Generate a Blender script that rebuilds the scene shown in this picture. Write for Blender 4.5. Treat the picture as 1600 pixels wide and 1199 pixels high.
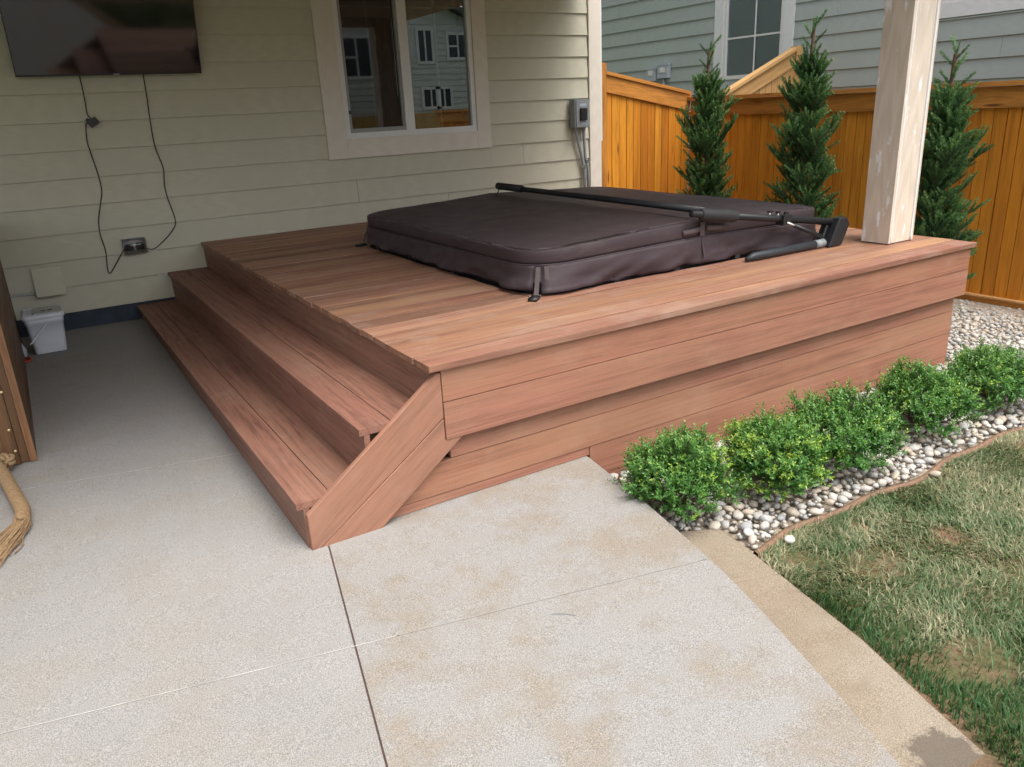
import bpy, bmesh, math, random
import numpy as np
from mathutils import Vector, Matrix, Euler
from mathutils import noise as mnoise
R = math.radians
random.seed(7); RNG = np.random.default_rng(11)
for o in list(bpy.data.objects): bpy.data.objects.remove(o)
SC = bpy.context.scene; COL = SC.collection

# ------------------------------------------------------------------ camera, sky, sun, exposure
cam = bpy.data.cameras.new('camera'); CO = bpy.data.objects.new('camera', cam); COL.objects.link(CO)
yaw, pitch, roll = 0.5405, 0.3387, -0.0512
fwd = Vector((math.sin(yaw)*math.cos(pitch), math.cos(yaw)*math.cos(pitch), -math.sin(pitch)))
rgt = Vector((math.cos(yaw), -math.sin(yaw), 0)); upv = rgt.cross(fwd)
r2 = math.cos(roll)*rgt + math.sin(roll)*upv; u2 = -math.sin(roll)*rgt + math.cos(roll)*upv
CO.matrix_world = Matrix(((r2.x, u2.x, -fwd.x, -1.237), (r2.y, u2.y, -fwd.y, -7.057), (r2.z, u2.z, -fwd.z, 1.591), (0, 0, 0, 1)))
cam.sensor_width = 36; cam.sensor_fit = 'HORIZONTAL'; cam.lens = 36*1224.6/1600; cam.clip_end = 600; cam.clip_start = 0.05
SC.camera = CO
SUN_EL, SUN_AZ = R(66), R(165)          # azimuth measured from +y towards +x
w = bpy.data.worlds.new('World'); SC.world = w; w.use_nodes = True
nt = w.node_tree; nt.nodes.clear()
sky = nt.nodes.new('ShaderNodeTexSky'); sky.sky_type = 'NISHITA'; sky.sun_disc = False
sky.sun_elevation = SUN_EL; sky.sun_rotation = SUN_AZ; sky.air_density = 1.0; sky.dust_density = 6.0; sky.ozone_density = 1.0
hs = nt.nodes.new('ShaderNodeHueSaturation'); hs.inputs['Saturation'].default_value = 0.42
bg = nt.nodes.new('ShaderNodeBackground'); bg.inputs['Strength'].default_value = 0.15
wo = nt.nodes.new('ShaderNodeOutputWorld')
nt.links.new(sky.outputs[0], hs.inputs['Color']); nt.links.new(hs.outputs[0], bg.inputs['Color']); nt.links.new(bg.outputs[0], wo.inputs[0])
sl = bpy.data.lights.new('sun', 'SUN'); so = bpy.data.objects.new('sun', sl); COL.objects.link(so)
sl.energy = 0.65; sl.angle = R(40); sl.color = (1, 0.96, 0.90)
sd = Vector((math.sin(SUN_AZ)*math.cos(SUN_EL), math.cos(SUN_AZ)*math.cos(SUN_EL), math.sin(SUN_EL)))
so.rotation_euler = (-sd).to_track_quat('-Z', 'Y').to_euler()
SC.view_settings.view_transform = 'Standard'; SC.view_settings.look = 'None'; SC.view_settings.gamma = 1; SC.view_settings.use_curve_mapping = False
SC.view_settings.exposure = 1.22
SC.cycles.max_bounces = 7; SC.cycles.diffuse_bounces = 4; SC.cycles.glossy_bounces = 3; SC.cycles.transmission_bounces = 3; SC.cycles.transparent_max_bounces = 8

# ------------------------------------------------------------------ helpers: materials
class G:
    def __init__(s, name):
        s.m = bpy.data.materials.new(name); s.m.use_nodes = True; s.t = s.m.node_tree; s.t.nodes.clear()
        s.o = s.t.nodes.new('ShaderNodeOutputMaterial')
    def n(s, typ, ins=None, out=0, **props):
        nd = s.t.nodes.new('ShaderNode'+typ)
        for k, v in props.items(): setattr(nd, k, v)
        for k, v in (ins or {}).items(): s.set(nd.inputs[k], v)
        return nd.outputs[out]
    def set(s, sock, v):
        if isinstance(v, bpy.types.NodeSocket): s.t.links.new(v, sock)
        elif isinstance(v, (tuple, list)) and len(v) == 3 and sock.type == 'RGBA': sock.default_value = (*v, 1)
        else: sock.default_value = v
    def ramp(s, fac, els, interp='LINEAR'):
        nd = s.t.nodes.new('ShaderNodeValToRGB'); cr = nd.color_ramp; cr.interpolation = interp
        while len(cr.elements) < len(els): cr.elements.new(1)
        for e, (p, c) in zip(cr.elements, els):
            e.position = p; e.color = (*c, 1) if isinstance(c, (tuple, list)) else (c, c, c, 1)
        s.set(nd.inputs[0], fac); return nd.outputs[0]
    def mix(s, f, a, b, bt='MIX'):
        nd = s.t.nodes.new('ShaderNodeMix'); nd.data_type = 'RGBA'; nd.blend_type = bt
        s.set(nd.inputs[0], f); s.set(nd.inputs[6], a); s.set(nd.inputs[7], b); return nd.outputs[2]
    def math(s, op, a, b=0.0, c=0.0, clamp=False): return s.n('Math', {0: a, 1: b, 2: c}, operation=op, use_clamp=clamp)
    def noise(s, vec, scale, detail=4, rough=.55, dist=0, out=0):
        return s.n('TexNoise', {'Vector': vec, 'Scale': scale, 'Detail': detail, 'Roughness': rough, 'Distortion': dist}, out)
    def mapped(s, vec, scale=(1, 1, 1), loc=(0, 0, 0), rot=(0, 0, 0)):
        return s.n('Mapping', {'Vector': vec, 'Location': loc, 'Rotation': rot, 'Scale': scale})
    def obj(s): return s.n('TexCoord', out=3)
    def pos(s): return s.n('NewGeometry', out=0)
    def rnd(s): return s.n('ObjectInfo', out='Random')
    def fin(s, color, rough=.6, h=None, bs=.3, bd=.002, spec=.5, metal=0, **kw):
        p = s.t.nodes.new('ShaderNodeBsdfPrincipled')
        s.set(p.inputs['Base Color'], color); s.set(p.inputs['Roughness'], rough); s.set(p.inputs['Specular IOR Level'], spec); s.set(p.inputs['Metallic'], metal)
        for k, v in kw.items(): s.set(p.inputs[k], v)
        if h is not None:
            b = s.n('Bump', {'Height': h, 'Strength': bs, 'Distance': bd}); s.t.links.new(b, p.inputs['Normal'])
        s.t.links.new(p.outputs[0], s.o.inputs[0]); s.p = p; return s.m

def plain(name, col, rough=.5, spec=.5, metal=0, var=.12, scale=30, bump=0, **kw):
    g = G(name); v = g.noise(g.obj(), scale, 4)
    c = g.mix(1, col, g.ramp(v, [(.3, 1-var), (.7, 1+var*.3)]), 'MULTIPLY')
    return g.fin(c, rough, v if bump else None, bump, .002, spec, metal, **kw)

def offs(g):
    r = g.rnd(); o = g.obj()
    cx = g.n('CombineXYZ', {0: g.math('MULTIPLY', r, 91.7), 1: g.math('MULTIPLY', r, 37.3), 2: g.math('MULTIPLY', r, 53.1)})
    return g.n('VectorMath', {0: o, 1: cx}, operation='ADD'), r

def wood(name, tones, streak, rough=.62, gs=(1.6, 30, 30), wear=None, knots=False, bump=.35, contrast=1.0, chatter=0.0, spec=.3, streak2=None):
    """board material; grain runs along the board's own length (local x); one tint per board"""
    g = G(name); v, r = offs(g)
    base = g.ramp(g.math('FRACT', g.math('MULTIPLY', r, 7.31)), [(i/(len(tones)-1), t) for i, t in enumerate(tones)])
    n1 = g.noise(g.mapped(v, gs), 1.0, 5, .72, .5)
    n2 = g.noise(g.mapped(v, (gs[0]*5, gs[1]*7, gs[2]*7)), 1.0, 3, .6)
    n3 = g.noise(g.mapped(v, (.9, 4, 4)), 1.0, 3)
    c = g.mix(1, base, g.ramp(n1, [(.34, 1-.36*contrast), (.5, 1.0), (.66, 1+.17*contrast)]), 'MULTIPLY')
    c = g.mix(1, c, g.ramp(n2, [(.3, 1-.22*contrast), (.62, 1.06)]), 'MULTIPLY')
    c = g.mix(g.ramp(n3, [(.42, 0), (.72, .6)]), c, streak)
    if streak2:
        n4 = g.noise(g.mapped(v, (.55, 9, 9), (5, 3, 1)), 1.0, 4, .6); c = g.mix(g.ramp(n4, [(.50, 0), (.66, .62)]), c, streak2)
    if knots:
        kv = g.n('TexVoronoi', {'Vector': g.mapped(v, (1.3, 9, 9)), 'Scale': 1.0}, 0)
        c = g.mix(g.ramp(kv, [(.05, .85), (.13, 0)]), c, (.10, .035, .012))
    if chatter:
        wv = g.n('TexWave', {'Vector': g.mapped(v, (1, .35, .35)), 'Scale': 26, 'Distortion': 3.5, 'Detail': 2, 'Detail Scale': 1.2}, 0)
        msk = g.ramp(g.noise(v, 1.3, 2), [(.45, 0), (.68, 1)])
        c = g.mix(g.math('MULTIPLY', g.math('MULTIPLY', wv, msk), chatter), c, (.16, .075, .05))
    if wear:
        wn = g.noise(v, 5, 5, .65); c = g.mix(g.ramp(wn, [(.52, 0), (.8, wear[1])]), c, wear[0])
    h = g.math('ADD', g.math('MULTIPLY', n1, .6), g.math('MULTIPLY', n2, .5))
    return g.fin(c, g.ramp(n1, [(.3, rough+.1), (.7, rough-.06)]), h, bump, .0015, spec)

def siding(name, col, var=.06):
    g = G(name); v, r = offs(g)
    wv = g.n('TexWave', {'Vector': g.mapped(v, (1.2, 9, 9)), 'Scale': 1.5, 'Distortion': 9, 'Detail': 3, 'Detail Scale': .8}, 0)
    n1 = g.noise(g.mapped(v, (2.5, 50, 50)), 1, 4); n2 = g.noise(v, 1.2, 4, .6); n3 = g.noise(g.mapped(v, (9, 9, 9)), 1, 4)
    msk = g.ramp(n2, [(.40, 0), (.62, 1)])
    hgt = g.math('ADD', g.math('MULTIPLY', g.math('MULTIPLY', wv, msk), .8), g.math('MULTIPLY', n1, .5))
    c = g.mix(1, col, g.ramp(r, [(0, 1-var), (1, 1+var*.5)]), 'MULTIPLY')
    c = g.mix(1, c, g.ramp(n3, [(.3, .98), (.7, 1.01)]), 'MULTIPLY')
    c = g.mix(1, c, g.ramp(hgt, [(.2, .965), (.9, 1.02)]), 'MULTIPLY')
    return g.fin(c, .62, hgt, .42, .0022, .35)

RED = [(0.183, 0.087, 0.057), (0.292, 0.144, 0.088), (0.350, 0.190, 0.114), (0.221, 0.101, 0.070), (0.301, 0.140, 0.096), (0.367, 0.196, 0.133), (0.250, 0.125, 0.077)]
M = {}
M['deck'] = wood('deck_hardwood', RED, (0.350, 0.221, 0.150), .60, (1.2, 40, 40), ((0.417, 0.327, 0.267), .40), contrast=1.05, streak2=(0.417, 0.231, 0.117))
M['fascia'] = wood('fascia_hardwood', [(0.313, 0.158, 0.096), (0.325, 0.146, 0.099), (0.275, 0.133, 0.084), (0.321, 0.152, 0.093), (0.334, 0.144, 0.099)], (0.350, 0.199, 0.121), .58, (1.1, 42, 42), ((0.417, 0.301, 0.207), .22), contrast=.85, chatter=.25)
M['tread'] = wood('tread_hardwood', [(0.212, 0.104, 0.073), (0.250, 0.125, 0.086), (0.230, 0.107, 0.077)], (0.283, 0.159, 0.107), .58, (1.8, 44, 44), ((0.350, 0.256, 0.198), .3), contrast=1.15)
M['stringer'] = wood('stringer_hardwood', [(0.296, 0.146, 0.096), (0.308, 0.152, 0.099)], (0.334, 0.176, 0.117), .58, (1.4, 28, 28), ((0.384, 0.274, 0.207), .25), contrast=.75)
M['picket'] = wood('cedar_picket', [(.60, .225, .020), (.74, .320, .034), (.48, .165, .016), (.67, .270, .026), (.54, .20, .02)], (.46, .155, .016), .55, (1.2, 22, 22), knots=True, contrast=.8)
M['rail'] = wood('cedar_rail', [(.47, .195, .036), (.54, .235, .050), (.50, .21, .042)], (.40, .15, .03), .55, (1.4, 14, 14), knots=True, contrast=1.1)
M['newcedar'] = wood('pale_cedar', [(.60, .345, .14), (.64, .38, .16)], (.55, .29, .11), .6, (1.4, 18, 18), knots=True, contrast=.7)
M['brown'] = wood('stained_brown_wood', [(0.108, 0.054, 0.026), (0.132, 0.068, 0.032)], (0.168, 0.092, 0.044), .5, (1.6, 22, 22), contrast=1.3)
M['brown2'] = wood('stained_brown_trim', [(0.200, 0.100, 0.048), (0.216, 0.112, 0.052)], (0.152, 0.072, 0.032), .5, (1.6, 26, 26), contrast=1.2)
M['siding'] = siding('beige_siding', (0.544, 0.526, 0.414), .015)
M['nsiding'] = siding('sage_siding', (0.365, 0.417, 0.400), .03)
M['rsiding'] = siding('grey_siding', (.58, .59, .55))
M['trim'] = siding('taupe_trim', (.70, .645, .565), .02)
M['white'] = plain('white_vinyl', (0.718, 0.718, 0.708), .35, var=.05)
M['wtrim'] = siding('white_trim', (.72, .74, .75), .02)
M['black'] = plain('black_plastic', (.016, .016, .017), .42, var=.3)
M['blackr'] = plain('black_rubber', (.022, .022, .024), .7, var=.3, bump=.2)
M['metalb'] = plain('powder_coated_black', (.014, .016, .019), .45, var=.25, scale=60)
M['slate'] = plain('slate_blue_tube', (.024, .031, .038), .5, var=.2)
M['greyp'] = plain('grey_pvc', (.27, .29, .31), .5, var=.1)
M['boxg'] = plain('grey_enclosure', (.24, .26, .27), .5, var=.1)
M['lgrey'] = plain('light_grey_plastic', (.42, .47, .52), .5, var=.1)
M['foundation'] = plain('dark_blue_foundation', (0.032, 0.046, 0.068), .75, var=.35, scale=9, bump=.3)
M['rubberw'] = plain('white_pail_plastic', (.66, .70, .76), .38, var=.06, scale=8)
M['lid'] = plain('pale_grey_lid', (.52, .54, .55), .45, var=.12)
M['red'] = plain('red_rubber_cord', (.42, .060, .030), .5)
M['steel'] = plain('zinc_steel', (.55, .56, .56), .35, metal=.9, var=.15)
M['brass'] = plain('brass_nail', (.75, .58, .30), .35, metal=.6)
M['ceil'] = plain('stained_soffit', (.50, .45, .36), .7)
M['roof'] = plain('asphalt_shingle', (.09, .088, .085), .9, var=.4, scale=14, bump=.5)
M['soil'] = plain('brown_soil', (.20, .115, .065), .95, var=.5, scale=18, bump=.6)
M['caulk'] = plain('white_caulk', (.78, .78, .78), .5, var=.08)
M['sealant'] = plain('pale_joint_sealant', (.47, .46, .43), .7, var=.5, scale=9)
M['expansion'] = plain('brown_joint_filler', (.080, .043, .036), .85, var=.4, scale=80)
M['curtain'] = plain('pale_curtain', (.30, .36, .34), .9, var=.3, scale=6)
M['dark'] = plain('dark_interior', (.030, .034, .034), .9)

def post_mat():
    g = G('primed_post_board'); v, r = offs(g)
    wv = g.n('TexWave', {'Vector': g.mapped(v, (.6, 12, 12)), 'Scale': 1.6, 'Distortion': 10, 'Detail': 3, 'Detail Scale': .7}, 0)
    n1 = g.noise(g.mapped(v, (3, 60, 60)), 1, 4)
    hgt = g.math('ADD', g.math('MULTIPLY', wv, .7), g.math('MULTIPLY', n1, .5))
    c = g.mix(1, (.62, .535, .44), g.ramp(hgt, [(.2, .93), (.9, 1.04)]), 'MULTIPLY')
    pn = g.noise(g.mapped(v, (5, 16, 16)), 1, 4, .6)
    c = g.mix(g.ramp(pn, [(.60, 0), (.67, .9)]), c, (.80, .80, .80))
    return g.fin(c, .62, hgt, .6, .0022, .3)
M['post'] = post_mat()

def concrete(name, c1, c2, stain, amt, seed=0, wet=False):
    g = G(name); p = g.pos()
    f = g.noise(p, 380, 2, .6); f2 = g.noise(p, 210, 3, .7); vo = g.n('TexVoronoi', {'Vector': p, 'Scale': 170, 'Randomness': 1}, 0)
    L = g.noise(g.mapped(p, (1, 1, 1), (seed, seed*2, 0)), .9, 5, .6); L2 = g.noise(g.mapped(p, (1, 1, 1), (seed+9, 3, 0)), 2.7, 6, .65)
    c = g.mix(g.ramp(L, [(.35, 0), (.65, 1)]), c1, c2)
    c = g.mix(g.math('MULTIPLY', g.ramp(L2, [(.47, 0), (.62, 1)]), amt), c, stain)
    L3 = g.noise(g.mapped(p, (1, 1, 1), (seed+4, 17, 0)), 6.5, 5, .7)
    c = g.mix(g.math('MULTIPLY', g.ramp(L3, [(.56, 0), (.70, 1)]), amt*.55), c, (stain[0]*.86, stain[1]*.84, stain[2]*.80))
    c = g.mix(1, c, g.ramp(f, [(.36, .64), (.5, 1.0), (.64, 1.30)]), 'MULTIPLY')
    c = g.mix(1, c, g.ramp(f2, [(.36, .78), (.62, 1.09)]), 'MULTIPLY')
    if wet:
        d = g.n('VectorMath', {0: p, 1: (.62, -6.20, -.17)}, operation='DISTANCE', out=1)
        d = g.math('ADD', d, g.math('MULTIPLY', g.math('SUBTRACT', g.noise(p, 14, 5, .7), .5), .22))
        c = g.mix(g.ramp(d, [(.085, .75), (.105, 0)]), c, (.085, .07, .055))
    h = g.math('ADD', f, g.math('MULTIPLY', vo, .6))
    return g.fin(c, .82, h, .5, .0018, .25)
M['slabL'] = concrete('exposed_concrete_grey', (0.256, 0.249, 0.237), (0.289, 0.280, 0.269), (0.269, 0.246, 0.213), .45, 3)
M['slabR'] = concrete('exposed_concrete_warm', (0.276, 0.262, 0.241), (0.267, 0.262, 0.251), (0.244, 0.208, 0.161), .78, 6)
M['strip'] = concrete('tan_concrete', (0.250, 0.203, 0.145), (0.276, 0.236, 0.184), (0.219, 0.171, 0.121), .6, 12, True)

def ground_mat():
    g = G('lawn_soil'); p = g.pos(); n = g.noise(p, 3, 6, .65); n2 = g.noise(p, 60, 4, .7)
    c = g.ramp(n, [(.34, (.075, .085, .035)), (.45, (.115, .10, .05)), (.55, (.17, .115, .07)), (.72, (.22, .13, .08))])
    c = g.mix(1, c, g.ramp(n2, [(.3, .6), (.7, 1.25)]), 'MULTIPLY'); return g.fin(c, .95, n2, .8, .01, .1)
M['ground'] = ground_mat()
def far_lawn():
    g = G('far_lawn'); p = g.pos(); n = g.noise(p, 2, 6, .65); n2 = g.noise(p, 80, 4, .7)
    c = g.ramp(n, [(.3, (.045, .085, .022)), (.6, (.07, .11, .03))]); c = g.mix(1, c, g.ramp(n2, [(.3, .5), (.7, 1.3)]), 'MULTIPLY'); return g.fin(c, .95, n2, .8, .02, .1)
M['farlawn'] = far_lawn()

def leafm(name, els, rough=.45, trans=.25):
    g = G(name); a = g.n('Attribute', out=2, attribute_name='tint')
    c = g.ramp(a, els)
    g.fin(c, rough, spec=.4); p = g.p
    tr = g.n('BsdfTranslucent', {'Color': g.mix(1, c, (1.2, 1.25, .6), 'MULTIPLY')})
    mx = g.t.nodes.new('ShaderNodeMixShader'); mx.inputs[0].default_value = trans
    g.t.links.new(p.outputs[0], mx.inputs[1]); g.t.links.new(tr, mx.inputs[2]); g.t.links.new(mx.outputs[0], g.o.inputs[0]); return g.m
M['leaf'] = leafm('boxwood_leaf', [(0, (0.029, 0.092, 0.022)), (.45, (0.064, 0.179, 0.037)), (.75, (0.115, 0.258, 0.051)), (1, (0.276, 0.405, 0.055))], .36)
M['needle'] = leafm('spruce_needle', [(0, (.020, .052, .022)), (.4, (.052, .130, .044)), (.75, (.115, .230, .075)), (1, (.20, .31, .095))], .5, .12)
M['grass'] = leafm('grass_blade', [(0, (0.032, 0.090, 0.023)), (.25, (0.068, 0.140, 0.045)), (.5, (0.153, 0.180, 0.090)), (.75, (0.279, 0.261, 0.149)), (1, (0.450, 0.396, 0.252))], .6, .2)
M['bark'] = plain('bark', (.13, .085, .05), .9, var=.4, scale=60, bump=.5)

def pebble_mat():
    g = G('river_pebble'); a = g.n('Attribute', out=2, attribute_name='tint')
    r = g.math('FRACT', g.math('ADD', a, g.math('MULTIPLY', g.rnd(), 13.7)))
    c = g.ramp(r, [(0, (0.450, 0.423, 0.378)), (.16, (0.378, 0.369, 0.351)), (.3, (0.513, 0.482, 0.427)), (.42, (0.306, 0.310, 0.306)), (.52, (0.477, 0.423, 0.351)), (.66, (0.414, 0.347, 0.266)), (.74, (0.540, 0.517, 0.477)), (.86, (0.261, 0.270, 0.270)), (.93, (0.432, 0.387, 0.315)), (1, (0.486, 0.464, 0.419))])
    p = g.pos(); n = g.noise(p, 70, 5, .65); c = g.mix(1, c, g.ramp(n, [(.3, .82), (.7, 1.08)]), 'MULTIPLY')
    return g.fin(c, .62, n, .25, .002, .35)
M['pebble'] = pebble_mat()
def cover_mat():
    g = G('brown_vinyl_cover'); p = g.obj(); n = g.noise(p, 380, 2); n2 = g.noise(p, 2.2, 5, .65); n3 = g.noise(p, 7, 4)
    c = g.mix(g.ramp(n2, [(.4, 0), (.7, 1)]), (.052, .037, .042), (.062, .045, .051))
    dust = g.noise(g.mapped(p, (1.2, 3, 3)), 2.5, 6, .7); c = g.mix(g.ramp(dust, [(.56, 0), (.78, .28)]), c, (.19, .16, .15))
    return g.fin(c, g.ramp(n3, [(.3, .50), (.7, .62)]), g.math('ADD', n, g.math('MULTIPLY', n3, 2)), .25, .003, .30)
M['cover'] = cover_mat()
M['strap'] = plain('brown_webbing', (.105, .080, .082), .8, var=.3, scale=200, bump=.4)
def glass(name, tint, f=.9, rough=.0, k=1.9):
    g = G(name); fr = g.n('Fresnel', {'IOR': 1.75})
    tr = g.n('BsdfTransparent', {'Color': (*tint, 1)}); gl = g.n('BsdfGlossy', {'Color': (f, f, f, 1), 'Roughness': rough})
    mx = g.n('MixShader', {0: g.math('MULTIPLY_ADD', fr, k, .02, clamp=True), 1: tr, 2: gl}); g.t.links.new(mx, g.o.inputs[0]); return g.m
M['glass'] = glass('window_glass', (.62, .68, .66), .95)
M['nglass'] = glass('neighbour_glass', (.80, .90, .94), .8, .0, .8)  # bluish tint puts part of the mirrored sky into the glass colour
M['screen'] = glass('screened_glass', (.30, .33, .33), .55, .02)
M['clear'] = glass('clear_plastic', (.93, .93, .95), 1.0, .08, .8)
def tvm():
    g = G('television_screen'); return g.fin((.006, .006, .007), .06, spec=.55, **{'IOR': 1.5})
M['tv'] = tvm()
M['rope'] = plain('manila_rope', (0.288, 0.187, 0.097), .85, var=.35, scale=120, bump=.5)

# ------------------------------------------------------------------ helpers: objects
WL = {}
def tag(o, label, cat, group=None):
    o['label'] = label; o['category'] = cat
    if group: o['group'] = group
    return o
def struct(o): o['kind'] = 'structure'; return o
def thing(name, label, cat, loc=(0, 0, 0), group=None):
    o = bpy.data.objects.new(name, None); COL.objects.link(o); o.location = loc; o.empty_display_size = .1
    WL[o.name] = Vector(loc); return tag(o, label, cat, group)
def attach(o, parent):
    COL.objects.link(o); WL[o.name] = Vector(o.location)
    if parent is not None:
        o.parent = parent; o.matrix_parent_inverse = parent_inv(parent)
    return o
def parent_inv(p):
    m = Matrix.LocRotScale(p.location, p.rotation_euler, p.scale)
    if p.parent is not None: m = (Matrix.LocRotScale(p.parent.location, p.parent.rotation_euler, p.parent.scale) @ p.parent.matrix_parent_inverse) @ p.matrix_parent_inverse @ m if False else m
    return m.inverted()
def mesh_obj(name, me, mat, parent=None, loc=(0, 0, 0), rot=None):
    o = bpy.data.objects.new(name, me); o.location = loc
    if rot is not None:
        o.rotation_euler = (rot.to_euler() if isinstance(rot, (Matrix,)) else rot)
    if mat is not None and not me.materials: me.materials.append(mat)
    return attach(o, parent)
class MB:
    def __init__(s): s.bm = bmesh.new()
    def box(s, x0, x1, y0, y1, z0, z1):
        v = [s.bm.verts.new(p) for p in [(x0, y0, z0), (x1, y0, z0), (x1, y1, z0), (x0, y1, z0), (x0, y0, z1), (x1, y0, z1), (x1, y1, z1), (x0, y1, z1)]]
        for f in [(0, 3, 2, 1), (4, 5, 6, 7), (0, 1, 5, 4), (1, 2, 6, 5), (2, 3, 7, 6), (3, 0, 4, 7)]: s.bm.faces.new([v[i] for i in f])
        return s
    def prism(s, pts, off):
        """closed polygon of 3-D points extruded by vector off"""
        off = Vector(off); a = [s.bm.verts.new(p) for p in pts]; b = [s.bm.verts.new(Vector(p)+off) for p in pts]; n = len(pts)
        s.bm.faces.new(a[::-1]); s.bm.faces.new(b)
        for i in range(n): s.bm.faces.new([a[i], a[(i+1) % n], b[(i+1) % n], b[i]])
        bmesh.ops.recalc_face_normals(s.bm, faces=s.bm.faces); return s
    def tube(s, path, r, n=10, cap=True):
        path = [Vector(p) for p in path]; rs = r if isinstance(r, (list, tuple)) else [r]*len(path); rings = []
        t0 = (path[1]-path[0]).normalized(); ref = Vector((0, 0, 1)) if abs(t0.z) < .9 else Vector((1, 0, 0)); u = t0.cross(ref).normalized()
        for i, p in enumerate(path):
            t = (path[min(i+1, len(path)-1)]-path[max(i-1, 0)]).normalized(); u = (u-t*u.dot(t)).normalized(); w_ = t.cross(u)
            rings.append([s.bm.verts.new(p+(u*math.cos(2*math.pi*k/n)+w_*math.sin(2*math.pi*k/n))*rs[i]) for k in range(n)])
        for a, b in zip(rings, rings[1:]):
            for k in range(n): s.bm.faces.new([a[k], a[(k+1) % n], b[(k+1) % n], b[k]])
        if cap: s.bm.faces.new(rings[0][::-1]); s.bm.faces.new(rings[-1])
        return s
    def grid(s, rows, closed=False):
        V = [[s.bm.verts.new(p) for p in r] for r in rows]; n = len(rows[0])
        for a, b in zip(V, V[1:]):
            for k in range(n if closed else n-1): s.bm.faces.new([a[k], a[(k+1) % n], b[(k+1) % n], b[k]])
        return V
    def bevel(s, w, seg=1):
        es = [e for e in s.bm.edges if len(e.link_faces) == 2 and e.calc_face_angle(0) > .5]
        bmesh.ops.bevel(s.bm, geom=es, offset=w, segments=seg, affect='EDGES', profile=.5, clamp_overlap=True); return s
    def mesh(s, name, smooth=False):
        me = bpy.data.meshes.new(name); s.bm.to_mesh(me); s.bm.free()
        if smooth: me.polygons.foreach_set('use_smooth', [True]*len(me.polygons))
        return me
    def build(s, name, mat, parent=None, loc=(0, 0, 0), rot=None, smooth=False): return mesh_obj(name, s.mesh(name, smooth), mat, parent, loc, rot)
def ax(xa, za):
    """rotation taking local x to xa and local z to za"""
    xa = Vector(xa).normalized(); za = Vector(za); za = (za-xa*za.dot(xa)).normalized(); ya = za.cross(xa)
    return Matrix((xa, ya, za)).transposed()
def plank(name, parent, p0, p1, width, thick, up, mat, bev=.0032, cache={}):
    """board from p0 to p1 (centre line of its top face), up = outward normal of its broad face"""
    p0 = Vector(p0); p1 = Vector(p1); L = (p1-p0).length
    key = (round(L, 3), round(width, 4), round(thick, 4), bev)
    if key in cache: me = cache[key]
    else:
        me = MB().box(-L/2, L/2, -width/2, width/2, -thick, 0).bevel(bev).mesh(name); cache[key] = me
    if me.materials and me.materials[0] is not mat:
        me = me.copy(); me.materials.clear()
    return mesh_obj(name, me, mat, parent, (p0+p1)/2, ax(p1-p0, up))
def np_mesh(name, V, F, mat, parent=None, tint=None, smooth=False, nper=3):
    me = bpy.data.meshes.new(name); nv = len(V); nf = len(F)
    me.vertices.add(nv); me.vertices.foreach_set('co', np.ascontiguousarray(V, dtype=np.float32).ravel())
    me.loops.add(nf*nper); me.loops.foreach_set('vertex_index', np.ascontiguousarray(F, dtype=np.int32).ravel())
    me.polygons.add(nf); me.polygons.foreach_set('loop_start', np.arange(nf, dtype=np.int32)*nper)
    try: me.polygons.foreach_set('loop_total', np.full(nf, nper, dtype=np.int32))
    except Exception: pass
    if tint is not None:
        a = me.attributes.new('tint', 'FLOAT', 'POINT'); a.data.foreach_set('value', np.ascontiguousarray(tint, dtype=np.float32))
    me.update(calc_edges=True); me.validate()
    if smooth: me.polygons.foreach_set('use_smooth', np.ones(nf, dtype=bool))
    return mesh_obj(name, me, mat, parent)

H, DL, DW = .6433, 4.365, 3.866
def gz(y): return .0185*(y+4.36)          # the patio falls gently away from the house

# ------------------------------------------------------------------ ground, patio, gravel
g0 = MB(); g0.box(-70, 90, -90, 60, -.6, -.30); struct(g0.build('ground', M['farlawn']))
edge = [(.90, -.0), (.86, -2.2), (.81, -4.321), (.746, -4.765), (.691, -5.058), (.629, -5.354), (.554, -5.623), (.440, -5.979), (.350, -6.242), (.19, -6.8), (-.10, -7.6), (-.55, -8.5), (-1.3, -9.5), (-2.3, -10.4)]
slab_poly = [(-7, -.0)] + edge + [(-3.4, -11.1), (-7, -11.5)]
def clip(poly, px, py, nx, ny):
    out = []; n = len(poly)
    for i in range(n):
        a, b = poly[i], poly[(i+1) % n]; da = (a[0]-px)*nx+(a[1]-py)*ny; db = (b[0]-px)*nx+(b[1]-py)*ny
        if da >= 0: out.append(a)
        if (da >= 0) != (db >= 0):
            t = da/(da-db); out.append((a[0]+(b[0]-a[0])*t, a[1]+(b[1]-a[1])*t))
    return out
jd = Vector((-.240, -1.113)).normalized(); jn = Vector((-jd.y, jd.x))         # joint direction; normal towards +x
if jn.x < 0: jn = -jn
wd = Vector((2.228, -.503)).normalized(); wn = Vector((-wd.y, wd.x))         # cross joints; normal towards +y
JP, W1, W2 = Vector((-.494, -4.372)), Vector((-.587, -3.24)), Vector((.627, -5.261))
patio = MB().box(-6.9, .3, -10, -.02, -.30, -.19).build('patio', M['slabL']); struct(patio)
def slab(poly, mat):
    if len(poly) < 3: return
    m = MB(); m.prism([(x, y, gz(y)-.13) for x, y in poly], (0, 0, .13)); m.build('slab_panel', mat, patio)
for sx in (-1, 1):
    P = clip(slab_poly, *(JP+jn*sx*.0032), *(jn*sx)); mt = M['slabL'] if sx < 0 else M['slabR']
    slab(clip(P, *(W1+wn*.0022), *wn), mt)
    slab(clip(clip(P, *(W1-wn*.0022), *(-wn)), *(W2+wn*.0018), *wn), mt)
    slab(clip(P, *(W2-wn*.0018), *(-wn)), mt)
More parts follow.
